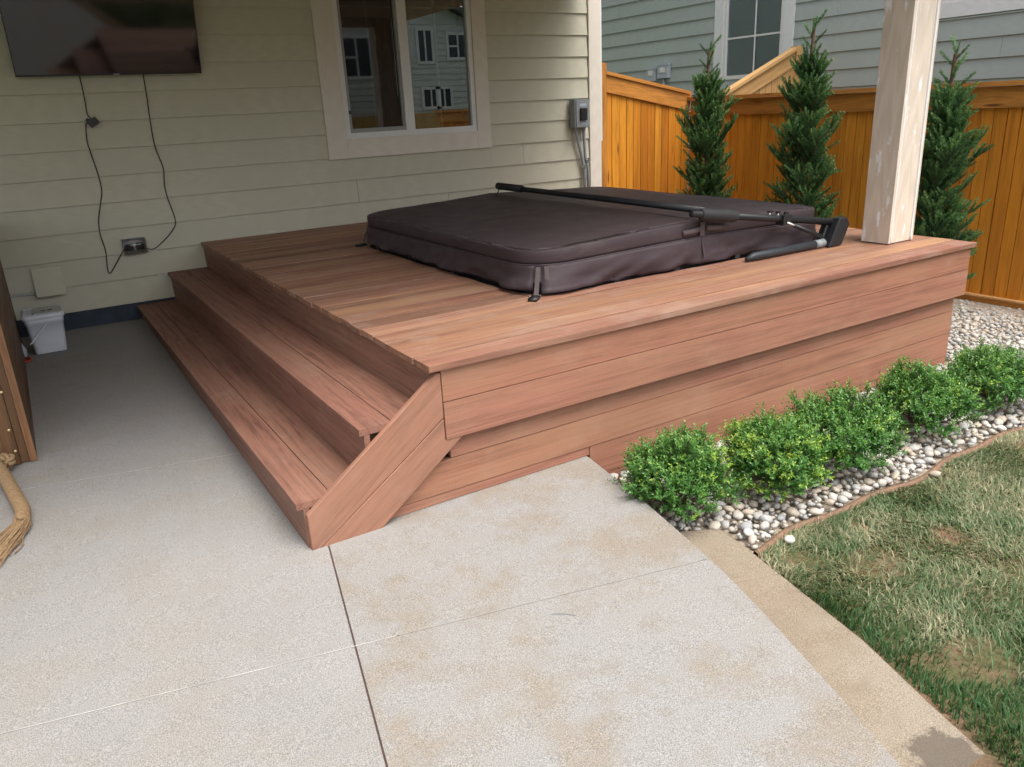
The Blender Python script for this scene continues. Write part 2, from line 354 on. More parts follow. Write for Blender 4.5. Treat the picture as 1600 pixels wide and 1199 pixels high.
def joint(p, d, t0, t1, w_, mat, name, dz, n=6):
    m = MB(); nn = Vector((-d.y, d.x))
    rows = [[((p+d*t+nn*s*w_/2).x, (p+d*t+nn*s*w_/2).y, gz((p+d*t).y)-dz) for s in (-1, 1)] for t in np.linspace(t0, t1, n)]
    m.grid(rows); m.build(name, mat, patio)
joint(JP, jd, -1, 6.0, .011, M['expansion'], 'expansion_joint', .0035)
joint(W1, wd, -5.5, .25, .0052, M['sealant'], 'sealed_joint', -.0010); joint(W2, wd, -6.5, -1.15, .0036, M['sealant'], 'sealed_joint', -.0010); joint(W2, wd, -1.14, -.01, .0026, plain('worn_joint_sealant', (.33, .31, .28), .8, var=.5, scale=7), 'sealed_joint', -.0008)
inner = [(.70, -4.81), (.66, -5.03), (.60, -5.33), (.52, -5.60), (.41, -5.96), (.30, -6.3), (.14, -6.85), (-.15, -7.65)]
outer = [(1.017, -4.971), (.99, -5.155), (.948, -5.383), (.875, -5.765), (.786, -6.047), (.715, -6.306), (.50, -6.95), (.2, -7.8)]
P = inner+outer[::-1]
strip = thing('patio_step', 'low tan concrete step running along the edge of the patio beside the lawn', 'step', (.7, -5.6, -.3))
ja = Vector((.761, -5.277)); jb = (Vector((.924, -5.33))-ja).normalized(); jn2 = Vector((-jb.y, jb.x))
for s_ in (-1, 1):
    q = clip(P, *(ja+jn2*s_*.0015), *(jn2*s_)); m = MB(); m.prism([(x, y, gz(y)-.30) for x, y in q], (0, 0, .16)); m.bevel(.006); m.build('step_panel', M['strip'], strip)

# soil of lawn and gravel bed
def sheet(name, poly, z, mat, sub=0):
    m = MB(); f = m.bm.faces.new([m.bm.verts.new((x, y, z)) for x, y in poly]); bmesh.ops.recalc_face_normals(m.bm, faces=[f])
    if f.normal.z < 0: bmesh.ops.reverse_faces(m.bm, faces=[f])
    return struct(m.build(name, mat))
def edgey(x): return -5.165 + .018*math.sin(x*5.1+.6) + .012*math.sin(x*11.3)
EX = np.linspace(.93, 5.6, 60)
sheet('lawn_soil', [(.3, -5.0), (.93, edgey(.93))]+[(x, edgey(x)) for x in EX[1:]]+[(5.62, -12), (-2.5, -12), (-.6, -8.5), (.2, -6.9), (.35, -6.3)], -.175, M['ground'])
gravel = sheet('gravel_bed', [(.5, -4.0)]+[(.5, -4.9)]+[(x, edgey(x)) for x in EX]+[(5.6, -.0), (3.7, -.0), (3.7, -4.2)], -.185, plain('bed_grit', (.40, .33, .25), .95, var=.5, scale=40, bump=.6))

# ------------------------------------------------------------------ house (wall of lap siding, window, trim) and its patio roof
house = thing('house', 'beige lap sided house wall behind the wooden deck', 'house', (0, 0, 0))
Z0 = .8303; RV = .203
def lap(parent, x0, x1, k, mat, plane='y', c=0.0, zb=None, zt=None, zoff=Z0):
    """one lap board; plane 'y': wall y=c facing -y; plane 'x': wall x=c facing -x"""
    L = x1-x0; z0 = zoff+k*RV if zb is None else zb; z1 = zoff+(k+1)*RV+.02 if zt is None else zt
    t0, t1 = .0225, .0055
    m = MB(); m.prism([(-L/2, -t0, 0), (-L/2, -t0+.0085, 0), (-L/2, .0035, z1-z0), (-L/2, -t1, z1-z0)], (L, 0, 0)); m.bevel(.001)
    if plane == 'y': return m.build('siding_board', mat, parent, ((x0+x1)/2, c, z0))
    return m.build('siding_board', mat, parent, (c, (x0+x1)/2, z0), Euler((0, 0, -math.pi/2)))
butts = {-3: [.9], -2: [-2.1], -1: [2.375], 0: [1.443], 1: [3.269], 2: [-2.4], 3: [-1.9], 4: [-2.8], 6: [-1.5], 9: [-2.2]}
WX0, WX1, WZ = 1.203, 2.886, 1.225
for k in range(-3, 10):
    cuts = [-6.0] + butts.get(k, []) + [4.103]; cuts = sorted(cuts); zt = Z0+(k+1)*RV
    for a, b in zip(cuts, cuts[1:]):
        a2, b2 = a+.0012, b-.0012
        if zt > WZ+.01:
            if k == 1 and Z0+k*RV < WZ:                                  # the row the window trim bites into
                pass
            segs = [(a2, min(b2, WX0)), (max(a2, WX1), b2)]
            for s0, s1 in segs:
                if s1-s0 > .02: lap(house, s0, s1, k, M['siding'])
            lo, hi = max(a2, WX0), min(b2, WX1)
            if Z0+k*RV < WZ-.01 and hi-lo > .02: lap(house, lo, hi, k, M['siding'], zt=WZ)
        else: lap(house, a2, b2, k, M['siding'])
m = MB(); m.box(-6, WX0+.1, .013, .2, .2, 3.13); m.box(WX1-.1, 4.20, .013, .2, .2, 3.13); m.box(WX0+.1, WX1-.1, .013, .2, .2, WZ+.1); m.build('wall_core', M['siding'], house)
MB().box(-6, 4.2, -.004, .15, -.25, .222).build('foundation', M['foundation'], house)
m = MB(); m.box(-6, 4.25, .2, 8, 3.13, 5.6); m.box(-6, 4.25, 2.4, 8, -.2, 3.13); m.box(3.9, 4.25, .2, 2.4, -.2, 3.13); m.box(-6, 1.0, .2, 2.4, -.2, 3.13); m.build('upper_wall', M['siding'], house)
m = MB(); m.prism([(-6.5, -.5, 5.6), (-6.5, 8.5, 5.6), (-6.5, 4, 7.6)], (11.3, 0, 0)); m.build('roof', M['roof'], house)
plank('corner_trim', house, (4.184, -.036, -.05), (4.184, -.036, 3.13), .150, .046, (0, -1, 0), M['trim'])
plank('corner_trim', house, (4.272, -.026, 1.2), (4.272, -.026, 3.13), .020, .20, (0, -1, 0), M['white'])  # return edge; its white puts sunlight on the trim's side into the colour
# patio roof, out of frame overhead: it shades the wall
proof = MB(); proof.box(-5.2, 4.02, -4.45, .0, 2.82, 3.0); proof.build('patio_roof', M['ceil'], house)
plank('roof_beam', house, (-5.1, -3.95, 2.818), (3.40, -3.95, 2.818), .18, .10, (0, 0, 1), M['trim'])
# window
wn_ = MB(); ty = -.036
def tr(x0, x1, z0, z1, y0=ty, d=.04, mat='trim', name='window_trim', par=None, bev=.002):
    L = z1-z0 if z1-z0 > x1-x0 else x1-x0; wd_ = x1-x0 if z1-z0 > x1-x0 else z1-z0
    if z1-z0 > x1-x0: return plank(name, par or house, ((x0+x1)/2, y0, z0), ((x0+x1)/2, y0, z1), wd_, d, (0, -1, 0), M[mat], bev)
    return plank(name, par or house, (x0, y0, (z0+z1)/2), (x1, y0, (z0+z1)/2), wd_, d, (0, -1, 0), M[mat], bev)
WT = 2.77
win = tr(WX0, 1.388, WZ, WT); tr(2.738, WX1, WZ, WT); tr(1.3895, 2.7365, WZ, 1.388); tr(1.3895, 2.7365, WT-.14, WT)
wf = MB(); fx0, fx1, fz0, fz1 = 1.389, 2.737, 1.389, WT-.14
for b in [(fx0, fx0+.045, fz0, fz1), (fx1-.045, fx1, fz0, fz1), (fx0+.045, fx1-.045, fz0, fz0+.05), (fx0+.045, fx1-.045, fz1-.05, fz1), (1.985, 2.075, fz0+.05, fz1-.05)]:
    wf.box(b[0], b[1], -.022, .06, b[2], b[3])
wf.bevel(.004); wf = wf.build('window_frame', M['white'], house)
sf = MB()
for b in [(fx0+.045, fx0+.075, fz0+.05, fz1-.05), (1.962, 1.985, fz0+.05, fz1-.05), (fx0+.075, 1.962, fz0+.05, fz0+.085)]: sf.box(b[0], b[1], -.004, .03, b[2], b[3])
sf.build('screen_frame', plain('grey_screen_frame', (.30, .30, .29), .5), wf)
MB().box(fx0+.055, fx0+.075, -.012, -.004, 1.60, 1.63).build('screen_latch', M['black'], wf)
def pane(x0, x1, mat, y): MB().box(x0, x1, y, y+.004, fz0+.05, fz1-.05).build('pane', mat, house)
pane(fx0+.07, 1.97, M['screen'], .020); pane(2.075, fx1-.045, M['glass'], .012)
gm = MB()
for x0, x1 in ((fx0+.08, 1.96), (2.075, fx1-.045)):
    xm = (x0+x1)/2; gm.box(xm-.009, xm+.009, .035, .042, fz0+.05, fz1-.05); gm.box(x0, xm-.009, .035, .042, 2.475, 2.493); gm.box(xm+.009, x1, .035, .042, 2.475, 2.493)
gm.build('grille', M['white'], wf)
ri = MB(); ri.box(1.0, 3.9, 2.3, 2.39, -.1, 3.13); ri.box(1.0, 3.9, .2, 2.3, .0, .05); ri.box(1.0, 3.9, .2, 2.3, 2.9, 3.13); ri.box(1.0, 1.05, .21, 2.3, .05, 2.9); ri.box(3.84, 3.9, .21, 2.3, .05, 2.9); ri.build('room_wall', M['dark'], house)
cu = MB(); cu.grid([[(x, .55+.03*math.sin(x*46), z) for x in np.linspace(1.30, 1.66, 40)] for z in (.2, 2.25)]); cu.build('curtain', M['curtain'], house, smooth=True)
for x in (-.36, -.315): MB().box(x-.012, x+.012, -.020, -.010, Z0-2*RV-.012, Z0-2*RV-.004).bevel(.002).build('caulk_dab', M['caulk'], house)
MB().box(.57, .64, -.020, -.008, H+.004, H+.020).bevel(.003).build('caulk_dab', M['caulk'], house)

# ------------------------------------------------------------------ deck with steps
deck = thing('deck', 'reddish hardwood deck with two steps built around the hot tub', 'deck', (1.9, -2.2, 0))
TX0, TX1, TY0, TY1 = .955, 3.285, -3.690, -1.245       # tub opening
BW, GP, TH = .1402, .0038, .027
y = -DL; i = 0
while y < -.02:
    y1 = min(y+BW, -.006); yc = (y+y1)/2; wd_ = y1-y; xl = random.uniform(-.006, .006); z = H+random.uniform(-.0036, .0016)
    if y1 > TY0+.01 and y < TY1-.01:
        plank('deck_board', deck, (xl, yc, z), (TX0-.006, yc, z), wd_, TH, (0, 0, 1), M['deck'], .0045); plank('deck_board', deck, (TX1+.006, yc, z), (DW, yc, z), wd_, TH, (0, 0, 1), M['deck'], .0045)
    else: plank('deck_board', deck, (xl if i else .0, yc, z), (DW+random.uniform(-.002, .002), yc, z), wd_, TH, (0, 0, 1), M['deck'], .0045)
    if y < TY0-.02 < y1: plank('deck_board', deck, (TX0-.004, (y+TY0)/2, z), (TX1+.004, (y+TY0)/2, z), TY0-y-.002, TH, (0, 0, 1), M['deck'], .003)
    if y < TY1+.02 < y1: plank('deck_board', deck, (TX0-.004, (y1+TY1)/2, z), (TX1+.004, (y1+TY1)/2, z), y1-TY1-.002, TH, (0, 0, 1), M['deck'], .003)
    y = y1+GP; i += 1
for cx_, sx in ((TX0, 1), (TX1, -1)):
    for cy_, sy in ((TY0, 1), (TY1, -1)):
        q = [(cx_-sx*.003, cy_-sy*.003, H-TH)]+[(cx_+sx*(.21-.21*math.cos(a)), cy_+sy*(.21-.21*math.sin(a)), H-TH) for a in np.linspace(0, math.pi/2, 8)]
        m = MB(); m.prism(q, (0, 0, TH-.001)); m.build('corner_infill', M['deck'], deck)
FR = ax((1, 0, 0), (0, -1, 0))
def face(x0, x1, z0, z1, yf, mat, name='fascia_board', t=.025): return plank(name, deck, (x0, yf, (z0+z1)/2), (x1, yf, (z0+z1)/2), z1-z0, t, (0, -1, 0), M[mat], .002)
face(.0595, 3.842, .4715, .6120, -4.346, 'fascia'); face(.0595, 3.842, .3050, .4670, -4.3485, 'fascia')
face(.094, 3.803, .1985, .345, -4.304, 'fascia'); face(-.28, 3.803, .0480, .1945, -4.307, 'fascia')
face(-.28, .826, .004, .0440, -4.303, 'fascia'); face(.829, 3.803, -.115, .0440, -4.306, 'fascia'); face(.829, 3.803, -.24, -.118, -4.304, 'fascia')
for z0, z1, xf in [(.4700, .6135, 3.842), (.305, .4675, 3.842), (.1985, .345, 3.802), (.0465, .196, 3.802), (-.115, .044, 3.802), (-.24, -.118, 3.802)]:
    plank('side_board', deck, (xf, -4.30, (z0+z1)/2), (xf, -.02, (z0+z1)/2), z1-z0, .025, (1, 0, 0), M['fascia'], .002)
# steps
T1, T2, h1, h2 = .2825, .3005, .1986, .4327
YE = -4.319
for x0, h in ((-(T1+T2), h1), (-T2, h2)):
    plank('tread_board', deck, (x0+.0703, YE, h), (x0+.0703, -.008, h), .1405, TH, (0, 0, 1), M['tread'], .003)
    plank('tread_board', deck, (x0+.2315, YE, h), (x0+.2315, -.008, h), .1740, TH, (0, 0, 1), M['tread'], .003)
def riser(x, z0, z1): plank('riser_board', deck, (x, YE, (z0+z1)/2), (x, -.006, (z0+z1)/2), z1-z0, .024, (-1, 0, 0), M['tread'], .002)
riser(.016, h2+.0465, H-TH-.0015); riser(.0175, h2+.0015, h2+.0445); riser(-T2+.018, h1+.048, h2-TH-.0015); riser(-T2+.0195, h1+.0015, h1+.0460); riser(-T1-T2+.024, -.03, h1-TH-.0015)
MB().box(-.256, .014, YE+.041, YE+.060, .02, h2-TH-.002).build('step_end', M['tread'], deck); MB().box(-.532, -.259, YE+.041, YE+.060, .02, h1-TH-.002).build('step_end', M['tread'], deck)
def diag(pts, yb=-4.3205, t=.0245):
    c = Vector((sum(p[0] for p in pts)/len(pts), yb, sum(p[1] for p in pts)/len(pts))); rot = ax((.594, 0, .45), (0, -1, 0)); inv = rot.transposed()
    m = MB(); m.prism([inv @ (Vector((x, yb, z))-c) for x, z in pts], inv @ Vector((0, -t, 0))); m.bevel(.002); m.build('stringer_board', M['stringer'], deck, c, rot)
diag([(-.553, -.004), (-.553, .150), (.036, .598), (.0565, .598), (.0565, .4025), (-.5225, -.004)])
diag([(-.5185, -.004), (.0565, .3985), (.0565, .3035), (.140, .3035), (-.262, -.004)])

# ------------------------------------------------------------------ hot tub, cover, lifter
tub = thing('hot_tub', 'hot tub with dark cabinet sunk into the deck under its cover', 'hot tub', (2.12, -2.47, -.1))
def rrect(x0, x1, y0, y1, r, n=9, corners=(1, 1, 1, 1)):
    """counter clockwise from front-left; corners: FL, FR, BR, BL"""
    out = []
    for (cx, cy, a0, on) in [(x0+r, y0+r, math.pi, corners[0]), (x1-r, y0+r, 1.5*math.pi, corners[1]), (x1-r, y1-r, 0, corners[2]), (x0+r, y1-r, .5*math.pi, corners[3])]:
        if on:
            for k in range(n): a = a0+.5*math.pi*k/(n-1); out.append((cx+r*math.cos(a), cy+r*math.sin(a)))
        else:
            out.append((cx+r*(math.cos(a0)+math.cos(a0+.5*math.pi)), cy+r*(math.sin(a0)+math.sin(a0+.5*math.pi))))
    return out
def dens(poly, step=.03, closed=True):
    out = []; n = len(poly)
    for i in range(n if closed else n-1):
        a, b = Vector(poly[i]), Vector(poly[(i+1) % n]); k = max(1, int((b-a).length/step))
        for j in range(k): out.append(tuple(a.lerp(b, j/k)))
    if not closed: out.append(tuple(poly[-1]))
    return out
base = rrect(TX0+.035, TX1-.035, TY0+.035, TY1-.035, .20)
m = MB(); m.prism([(x, y, -.1) for x, y in base], (0, 0, .79)); m.build('cabinet', M['black'], tub)
m = MB(); m.prism([(x*.998+.004, y*.998-.005, .692) for x, y in base], (0, 0, .10)); m.bevel(.01); m.build('shell_rim', M['white'], tub)
for (x, y0, nx, ny) in [(TX0+.030, -2.1, -1, 0), (TX0+.030, -2.75, -1, 0), (TX0+.030, -1.55, -1, 0), (1.5, TY0+.030, 0, -1), (1.95, TY0+.030, 0, -1), (2.45, TY0+.030, 0, -1)]:
    m = MB(); m.box(x-.02-.006*abs(nx), x+.02, y0-.02-.006*abs(ny), y0+.02, .60, .705); m.bevel(.003); m.build('cabinet_trim', M['blackr'], tub)
cover = thing('tub_cover', 'dark brown folding vinyl cover closed over the hot tub', 'tub cover', (2.12, -2.47, .69))
XF = 2.128
def top_z(x, y):
    t = 1-min(1, abs(x-XF)/1.17); sag = .006*mnoise.noise((x*1.7, y*1.7, 3.1))+.0025*mnoise.noise((x*6, y*6, 1)); return .872+.048*t+sag
def half(x0, x1, corners):
    R_ = .235; ol = dens(rrect(x0, x1, TY0+.0, TY1+.0, R_, 10, corners), .045); cx, cy = (x0+x1)/2, (TY0+TY1)/2
    rows = []
    for s_in, dz, zb in [(.0, None, .797), (-.005, None, .815), (-.006, None, .840), (-.006, -.007, 0), (-.003, -.002, 0), (.004, 0, 0), (.03, .0, 0)]:
        r = []
        for x, y in ol:
            d = Vector((cx-x, cy-y)).normalized(); p = Vector((x, y))+d*(s_in if abs(x-XF) > .01 else 0)
            zt = top_z(p.x, p.y); r.append((p.x, p.y, zb+(zt-.872)*.5 if dz is None else zt+dz))
        rows.append(r)
    for s in (.985, .93, .82, .68, .52, .36, .2, .08):
        r = []
        for x, y in ol:
            x_, y_ = cx+(x-cx)*s, cy+(y-cy)*s; r.append((x_, y_, top_z(x_, y_)))
        rows.append(r)
    m = MB(); V = m.grid(rows, True); m.bm.faces.new(V[-1]); m.bm.faces.new(V[0][::-1]); return m.build('cover_panel', M['cover'], cover, smooth=True)
half(TX0, XF-.003, (1, 0, 0, 1)); half(XF+.003, TX1, (0, 1, 1, 0))
# piping bead between panel and skirt
full = rrect(TX0-.006, TX1+.006, TY0-.006, TY1+.006, .24, 12)
def fold_z(x): return (.048*(1-min(1, abs(x-XF)/1.17)))*.5
m = MB(); m.tube([(x, y, .797+fold_z(x)) for x, y in dens(full, .05)]+[(full[0][0], full[0][1], .797+fold_z(full[0][0]))], .0048, 6, False); m.build('piping', M['cover'], cover, smooth=True)
def skirt(path, seed, drop, flare0, flare1):
    """hanging flap along path (open), wrinkled; flares at the ends"""
    pts = dens(path, .018, False); n = len(pts); rows = []
    for j in range(9):
        d = j/8; r = []
        for i, (x, y) in enumerate(pts):
            a, b = pts[max(i-1, 0)], pts[min(i+1, n-1)]; t = Vector((b[0]-a[0], b[1]-a[1])).normalized(); nn = Vector((t.y, -t.x))
            s = i*.018; tt = i/(n-1)
            wr = .040*mnoise.noise((s*3.3, seed, d*1.2))+.028*mnoise.noise((s*8+d*2.5, seed*2, d*2))+.024*(.4-abs(mnoise.noise((s*5-d*4, seed*3, d*3))))
            fl = .012+.030*(math.exp(-s/.12)*flare0+math.exp(-(n-1-i)*.018/.12)*flare1)
            o = nn*(fl*d+wr*d); zz = .796+fold_z(x)-(drop+fold_z(x)*.6+.014*mnoise.noise((s*2.2, seed, 7)))*d
            r.append((x+o.x, y+o.y, zz))
        rows.append(r)
    m = MB(); m.grid(rows); o = m.build('cover_skirt', M['cover'], cover, smooth=True)
    md = o.modifiers.new('thickness', 'SOLIDIFY'); md.thickness = .003; return o
fl_, fr_, br_, bl_ = full[0:12], full[12:24], full[24:36], full[36:48]
skirt(bl_[6:]+fl_[:6], 1.3, .126, .5, .6); skirt(fl_[6:]+fr_[:6], 2.7, .137, 1.0, .7); skirt(fr_[6:]+br_[:6], 5.9, .12, .5, .5); skirt(br_[6:]+bl_[:6], 7.7, .12, .5, .5)
def seam(p0, p1, w_, mat='cover', nm='seam_strip', up=(0, -1, 0)): plank(nm, cover, p0, p1, w_, .006, up, M[mat], .002)
seam((XF, TY0-.040, .70), (XF, TY0-.010, .818), .012); seam((XF, TY0-.014, .826), (XF, TY0-.014, .905), .034, 'strap')
def loop_handle(x0, x1, z):
    pts = [(x0+(x1-x0)*t, TY0-.014-.016*math.sin(math.pi*t), z+.01*(t-.5)*(1 if x0 < XF else -1)) for t in np.linspace(0, 1, 12)]
    m = MB(); m.grid([[(x, y, zz-.016) for x, y, zz in pts], [(x, y-.004, zz) for x, y, zz in pts], [(x, y, zz+.016) for x, y, zz in pts]]); o = m.build('cover_handle', M['strap'], cover, smooth=True)
    md = o.modifiers.new('thickness', 'SOLIDIFY'); md.thickness = .004
loop_handle(XF-.155, XF-.02, .862); loop_handle(XF+.03, XF+.19, .862)
def strap(p0, mid, p1, nrm, tail):
    s1 = seam(p0, mid, .024, 'strap', 'strap', nrm); seam(mid, p1, .024, 'strap', 'strap', nrm)
    m = MB(); d = Vector(tail); c = Vector(p1)+d*.03; L = .040
    m.box(-L, L, -.023, .023, 0, .017); m.bevel(.009, 2); b = m.build('buckle', M['black'], cover, (c.x, c.y, H+.001), Euler((0, 0, math.atan2(d.y, d.x))), smooth=True)
    MB().tube([(c.x+.03*math.cos(a)-d.x*.03, c.y+.03*math.sin(a)-d.y*.03, H+.012) for a in np.linspace(0, 3.1, 8)], .003, 6).build('buckle_cord', M['white'], cover, smooth=True)
strap((1.010, -3.640, .793), (.972, -3.676, .69), (.945, -3.706, .652), (-.7, -.7, .2), (-.75, -.66, 0))
strap((1.040, -3.662, .793), (1.028, -3.682, .70), (1.010, -3.700, .668), (-.7, -.7, .2), (-.6, -.8, 0)) if 0 else seam((1.045, -3.664, .793), (1.030, -3.695, .70), .022, 'strap', 'strap', (-.6, -.8, .1))
strap((1.015, -1.300, .80), (.975, -1.290, .72), (.952, -1.305, .662), (-.9, .2, .2), (-.9, -.4, 0))
lift = thing('cover_lifter', 'black steel cover lifter bar lying across the tub cover', 'cover lifter', (2.7, -3.78, H))
m = MB(); m.tube([(XF, -1.40, .985), (XF, -3.715, .972)], .020, 14); m.build('cross_bar', M['metalb'], lift, smooth=True)
m = MB(); m.tube([(XF, -1.39, .988), (XF, -1.75, .985)], .028, 14); m.build('rubber_sleeve', M['blackr'], lift, smooth=True)
m = MB(); m.tube([(XF-.02, -1.45, .975), (XF-.09, -1.5, .925)], .005, 6); m.build('tie_cord', M['black'], lift)
A0, A1 = Vector((1.99, -3.752, .972)), Vector((3.205, -3.782, .792))
m = MB(); m.tube([A0, A1], .0215, 14); m.build('arm', M['metalb'], lift, smooth=True)
m = MB(); m.tube([A0.lerp(A1, t) for t in (.055, .06, .08, .27, .285, .29)], [.024, .032, .037, .037, .032, .024], 16); m.build('foam_grip', M['blackr'], lift, smooth=True)
for t in (.52, .58, .64):
    q = A0.lerp(A1, t); m = MB(); m.tube([q, q+Vector((0, 0, .034))], .005, 8); s_ = m.build('thumb_screw', M['steel'], lift, smooth=True)
    m = MB(); m.box(q.x-.016, q.x+.016, q.y-.006, q.y+.006, q.z+.032, q.z+.046); m.bevel(.004); m.build('screw_knob', M['black'], s_)
q = A0.lerp(A1, .62); MB().box(q.x-.035, q.x+.035, q.y-.034, q.y+.026, q.z-.034, q.z+.026).bevel(.008).build('clamp', M['metalb'], lift)
S0, S1 = Vector((q.x, q.y-.030, q.z-.02)), Vector((3.08, -3.805, .715))
m = MB(); m.tube([S0, S0.lerp(S1, .45)], .007, 10); m.build('strut_rod', M['steel'], lift, smooth=True); m = MB(); m.tube([S0.lerp(S1, .2), S1], .0125, 10); m.build('gas_strut', M['metalb'], lift, smooth=True)
m = MB(); m.prism([(3.110, -3.845, H+.002), (3.235, -3.845, H+.002), (3.300, -3.845, .775), (3.265, -3.845, .822), (3.195, -3.845, .822)], (0, .055, 0)); m.bevel(.008, 2); br = m.build('bracket', M['metalb'], lift)
m = MB(); m.prism([(3.10, -3.787, .665), (3.19, -3.787, .665), (3.25, -3.787, .80), (3.16, -3.787, .80)], (0, .05, 0)); m.bevel(.006); m.build('pivot_plate', M['black'], lift)
m = MB(); m.tube([(2.40, -3.80, H+.018), (2.46, -3.80, H+.028), (3.02, -3.80, H+.028)], [.012, .025, .025], 14); m.build('base_tube', M['slate'], lift, smooth=True)
m = MB(); m.tube([(3.02, -3.80, H+.028), (3.105, -3.80, H+.028)], .027, 14); m.build('collar', M['boxg'], lift, smooth=True)

# ------------------------------------------------------------------ porch post
post = thing('porch_post', 'square boxed porch post with patchy white caulk standing on the deck', 'post', (3.55, -3.95, H))
px0, px1, py0, py1 = 3.424, 3.683, -4.046, -3.852; pz0, pz1 = H+.006, 2.818
plank('post_board', post, (px0, (py0+py1)/2, pz0), (px0, (py0+py1)/2, pz1), py1-py0, .024, (-1, 0, 0), M['post'], .003)
plank('post_board', post, (px1, (py0+py1)/2, pz0), (px1, (py0+py1)/2, pz1), py1-py0, .024, (1, 0, 0), M['post'], .003)
plank('post_board', post, ((px0+px1)/2, py0+.006, pz0), ((px0+px1)/2, py0+.006, pz1), px1-px0-.052, .022, (0, -1, 0), M['post'], .002)
plank('post_board', post, ((px0+px1)/2, py1-.006, pz0), ((px0+px1)/2, py1-.006, pz1), px1-px0-.052, .022, (0, 1, 0), M['post'], .002)
MB().box(px0+.024, px1-.024, py0+.028, py1-.028, pz0+.001, pz1).build('post_core', M['post'], post)
for x in (px0+.027, px1-.022):
    m = MB(); pts = [(x+.0015*mnoise.noise((0, z*9, x)), py0+.0035, z) for z in np.linspace(pz0, pz1, 60)]; m.tube(pts, [.0065+.0025*mnoise.noise((z*6, 2, x)) for z in np.linspace(0, 2, 60)], 8); m.build('caulk_bead', M['caulk'], post, smooth=True)

# ------------------------------------------------------------------ things on the wall
tv = thing('television', 'large flat black television mounted on the siding above the hanging cords', 'television', (-.417, -.1, 1.96))
tw, th = 1.277, .725; rot = Euler((R(13.5), 0, 0)).to_matrix(); tb = Vector((-.417, -.1, 1.962))
def tvp(nm, b, mat, bev=.002):
    m = MB(); m.box(*b); m.bevel(bev); return m.build(nm, mat, tv, tb, rot)
tvp('casing', (-tw/2, tw/2, 0, .035, 0, th), M['black'], .004); tvp('screen', (-tw/2+.006, tw/2-.006, -.002, .001, .014, th-.006), M['tv'], .0005)
tvp('logo_mark', (-.022+.02, .022+.02, -.003, -.001, .004, .0095), M['lgrey'], .0003); tvp('wall_mount', (-.2, .2, .035, .085, .2, .55), M['metalb'])
def cable(nm, label, pts, r=.0045, extra=None, cat='cable', mat='black'):
    P_ = [Vector((x, -.020-.004*(i % 2), z)) for i, (x, z) in enumerate(pts)]; out = []
    for i in range(len(P_)-1):
        p0, p1, p2, p3 = P_[max(i-1, 0)], P_[i], P_[i+1], P_[min(i+2, len(P_)-1)]
        for t in np.linspace(0, 1, 6)[:-1]:
            out.append(.5*((2*p1)+(-p0+p2)*t+(2*p0-5*p1+4*p2-p3)*t*t+(-p0+3*p1-3*p2+p3)*t**3))
    out.append(P_[-1]); t_ = thing(nm, label, cat, P_[-1]); m = MB(); m.tube(out, r, 6); m.build('cord', M[mat], t_, smooth=True); return t_
c1 = cable('power_cord', 'thin black cord with a small power brick hanging from the television', [(-.642, 2.0), (-.640, 1.871), (-.641, 1.781), (-.645, 1.698), (-.630, 1.665), (-.655, 1.64), (-.671, 1.612), (-.685, 1.506), (-.677, 1.411), (-.660, 1.257), (-.658, 1.131), (-.685, 1.04), (-.726, .906), (-.736, .792), (-.724, .669), (-.738, .526), (-.727, .488), (-.678, .544), (-.601, .647), (-.57, .66)])
m = MB(); m.box(-.036, .036, -.045, 0, -.026, .026); m.bevel(.005); m.build('power_brick', M['black'], c1, (-.618, -.018, 1.635), Euler((0, R(-32), 0)))
m = MB(); m.box(-.012, .012, -.03, 0, -.016, .016); m.bevel(.004); m.build('plug', M['black'], c1, (-.650, -.018, 1.648), Euler((0, R(-32), 0)))
cable('signal_cord', 'plain thin black cord hanging straight from the television to the outlet', [(-.198, 2.0), (-.203, 1.811), (-.211, 1.645), (-.215, 1.477), (-.204, 1.378), (-.182, 1.263), (-.197, 1.129), (-.192, 1.026), (-.165, .843), (-.211, .759), (-.305, .676), (-.372, .638), (-.43, .648)])
out = thing('outlet_cover', 'clear bubble outlet cover low on the siding with both cords plugged in', 'outlet', (-.507, 0, .68))
m = MB(); m.box(-.595, -.425, -.075, -.012, .622, .742); m.bevel(.018, 3); m.build('bubble', M['clear'], out, smooth=True)
MB().box(-.600, -.420, -.020, -.012, .617, .747).bevel(.003).build('back_plate', plain('smoky_plastic', (.46, .45, .42), .4), out)
MB().box(-.575, -.52, -.055, -.022, .65, .70).bevel(.008).build('plug', M['black'], out); MB().box(-.50, -.44, -.052, -.022, .65, .705).bevel(.008).build('plug', M['black'], out)
fl = thing('flap_cover', 'siding coloured flap cover on the wall above the white pail', 'outlet cover', (-1.16, 0, .48))
m = MB(); m.prism([(-1.265, -.012, .600), (-1.265, -.030, .598), (-1.265, -.085, .385), (-1.265, -.078, .380), (-1.265, -.012, .40)], (.205, 0, 0)); m.bevel(.004); m.build('flap', M['siding'], fl)
MB().box(-1.275, -1.05, -.012, -.005, .365, .612).bevel(.003).build('back_plate', M['siding'], fl)
cl = thing('grey_cable', 'thin pale cable running along the siding left of the flap cover', 'cable', (-1.3, 0, .42))
m = MB(); m.tube([(x, -.022, .402+.006*math.sin(x*17)) for x in np.linspace(-1.85, -1.262, 24)], .004, 6); m.build('cord', M['lgrey'], cl, smooth=True); m = MB(); m.tube([(-1.285, -.022, .402), (-1.262, -.022, .402)], .008, 8); m.build('connector', M['steel'], cl, smooth=True)
dc = thing('disconnect_box', 'grey electrical disconnect box with conduits at the house corner', 'electrical box', (3.96, 0, 1.35))
MB().box(3.845, 4.035, -.125, -.032, 1.352, 1.632).bevel(.006).build('enclosure', M['boxg'], dc)
